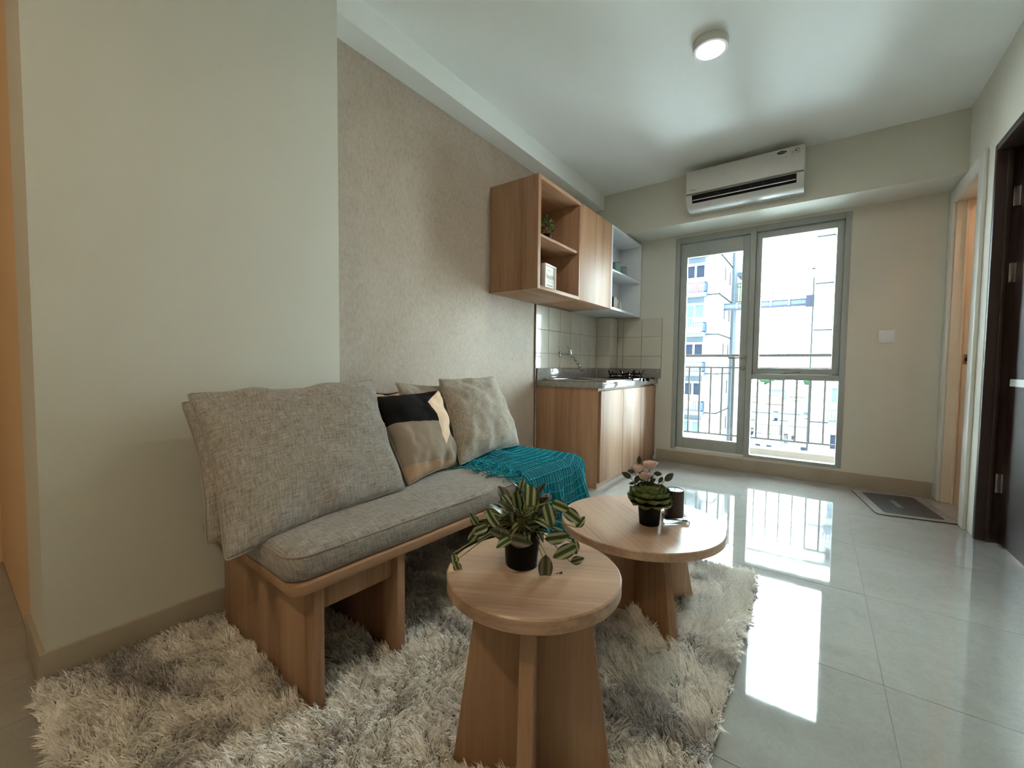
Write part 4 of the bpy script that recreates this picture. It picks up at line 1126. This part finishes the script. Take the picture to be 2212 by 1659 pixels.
tr = thing('apartment_tower', 'white apartment tower behind the right part of the window', 'building', (0, 0, 0))
box('wall', (1.42, 14, 28.5, 40, -26, 11.6), 'tower', tr)
for k, L in enumerate(FL):
    box('ledge', (1.42, 14, 28.44, 28.5, L-.05, L+.02), 'ledge', tr)
    tower_window(tr, 2.52, 3.72, 28.5, L+1.28, L+2.16, k in (1, 4))
    tower_balcony(tr, 2.36, 4.4, 28.5, L)
obj('drain_pipe', MB().tube([(1.36, 28.46, -26), (1.36, 28.46, 6.6)], .05, 6), 'ledge', tr)
br = thing('steel_footbridge', 'grey steel footbridge beam between the two towers', 'bridge', (0, 0, 0))
MAT['bridge'] = plain('lilac_grey_steel', (28, 30, 40), .9, spec=.1)
box('girder', (-4.0, 1.42, 30.0, 30.3, 5.08, 5.20), 'bridge', br); box('girder', (-4.0, 1.42, 30.05, 30.25, 5.20, 5.50), 'tower_panel', br); box('girder', (-4.0, 1.42, 30.0, 30.3, 5.50, 5.56), 'bridge', br)
for q in range(5): box('stiffener', (-3.2+q*1.05, -3.08+q*1.05, 29.96, 30.04, 5.16, 5.52), 'tower_frame', br)
box('bracket', (.95, 1.42, 29.9, 30.4, 5.0, 5.75), 'bridge', br)
obj('pole', MB().tube([(-.92, 30.1, 5.5), (-.92, 30.1, 6.55)], .03, 6), 'ledge', br)
fx = thing('flood_light', 'boxy flood light fixed to the tower corner above the bridge', 'lamp', (.9, 28.42, 7.1))
obj('head', MB().prism([(0, .36), (.33, .42), (.27, .02), (.04, .0)], 'y', -.25, .05), 'tower_panel', fx); box('arm', (.33, .52, -.05, .07, .0, .1), 'ledge', fx)

# ================================================================== CITY BELOW
struct(box('ground', (-1500, 1500, 44, 3000, -26.6, -26), plain('pale_ground', (196, 194, 190), .9, spec=.05, scale=.02)), 'pale city ground far below')
random.seed(8)
ROOFS = [plain('roof_'+n, c, .8, var=.12, scale=.5) for n, c in (('white', (70, 70, 70)), ('cream', (56, 52, 46)), ('salmon', (50, 30, 24)), ('red', (38, 16, 12)), ('blue', (12, 22, 40)), ('grey', (28, 30, 33)))]  # roof colours darkened to offset the exposure set for the room
WALLS = [plain('house_'+n, c, .8, var=.06, scale=.5) for n, c in (('white', (50, 50, 50)), ('cream', (44, 41, 36)), ('blue', (14, 34, 48)), ('pink', (46, 34, 31)))]  # house walls darkened like the roofs, against the bright exposure
roofname = ['white', 'cream', 'salmon pink', 'red', 'blue', 'grey']; wallname = ['white', 'cream', 'pale blue', 'pinkish']
cnt = 0; spots = []
yy = 150.0
while yy < 900 and cnt < 120:
    half = .155*yy; step = max(9, yy*.035)
    xx = -half-1
    while xx < .055*yy:
        w, d, h = random.uniform(.65, .95)*step, random.uniform(5, 8.5), random.uniform(3.2, 8.5)
        rI = random.choices(range(6), (5, 4, 3, 2, 1, 3))[0]; wI = random.choices(range(4), (6, 3, 1, 1))[0]
        t = thing('house', '%s house with %s roof %s' % (wallname[wI], roofname[rI], 'in the nearest streets below the balcony' if yy < 200 else 'beyond the nearest streets below the balcony' if yy < 290 else 'in the middle of the city below' if yy < 420 else 'towards the hazy hills beyond the city'), 'house', (xx+w/2, yy+random.uniform(-1, 1), -26), R(random.uniform(-7, 7)), 'houses of the city below')
        box('wall', (-w/2, w/2, -d/2, d/2, 0, h), WALLS[wI], t)
        if random.random() < .7: obj('roof', MB().prism([(-d/2-.5, h), (0, h+random.uniform(1.2, 2.6)), (d/2+.5, h)], 'x', -w/2-.4, w/2+.4), ROOFS[rI], t)
        else: box('roof', (-w/2-.3, w/2+.3, -d/2-.3, d/2+.3, h, h+.4), ROOFS[rI], t)
        if yy < 420:
            for q in range(max(1, int(w/3.2))):
                box('window', (-w/2+1+q*3.0, -w/2+2.3+q*3.0, -d/2-.06, -d/2, h*.45, h*.45+1.2), 'tower_glass', t)
        spots.append((xx+w/2, yy, max(w, d)))
        xx += step*random.uniform(1.08, 1.28); cnt += 1
    yy += max(13, yy*.075)
MAT['tree'] = plain('far_foliage', (16, 32, 18), .9, spec=.05, var=.3, scale=.6)
def crown_mesh(seed):
    bm = bmesh.new(); bmesh.ops.create_icosphere(bm, subdivisions=3, radius=1)
    for v in bm.verts:
        k = 1+.35*noise.noise(v.co*2.2+Vector((seed, 0, 0)))+.16*noise.noise(v.co*6+Vector((seed, 3, 0))); v.co *= k
    me = bpy.data.meshes.new('crown'); bm.to_mesh(me); bm.free(); me.materials.append(MAT['tree'])
    for p in me.polygons: p.use_smooth = True
    return me
CR = [crown_mesh(s) for s in (1, 5, 9)]
trk = MB().tube([(0, 0, 0), (0, 0, 4)], .3, 6).mesh('trunk'); trk.materials.append(MAT['leaf_dark'])
for i in range(34):
    for tries in range(60):
        y = random.uniform(165, 800); x = random.uniform(-.15*y, .05*y); s = random.uniform(2.2, 4.2)*(1+y/900)
        if all(math.hypot(x-a, y-b) > c*.72+s*1.6+3 for a, b, c in spots): break
    else: continue
    spots.append((x, y, s*2))
    t = thing('tree', 'round green tree %s' % ('beside the nearest houses below the balcony' if y < 260 else 'amid the middle streets of the city' if y < 450 else 'far out among the houses towards the hills'), 'tree', (x, y, -26), 0, 'trees of the city below')
    o = bpy.data.objects.new('trunk', trk); C.objects.link(o); o.parent = t
    o = bpy.data.objects.new('crown', random.choice(CR)); C.objects.link(o); o.parent = t; o.location = (0, 0, 3.5+s); o.scale = (s*1.25, s*1.25, s)
hl = MB().grid(lambda u, v: (-900+1500*u, 1300+200*v, -27+(14+9*noise.noise((u*9, 1.5, 0))+5*noise.noise((u*31, 2.5, 0)))*math.sin(math.pi*v)), 90, 6)
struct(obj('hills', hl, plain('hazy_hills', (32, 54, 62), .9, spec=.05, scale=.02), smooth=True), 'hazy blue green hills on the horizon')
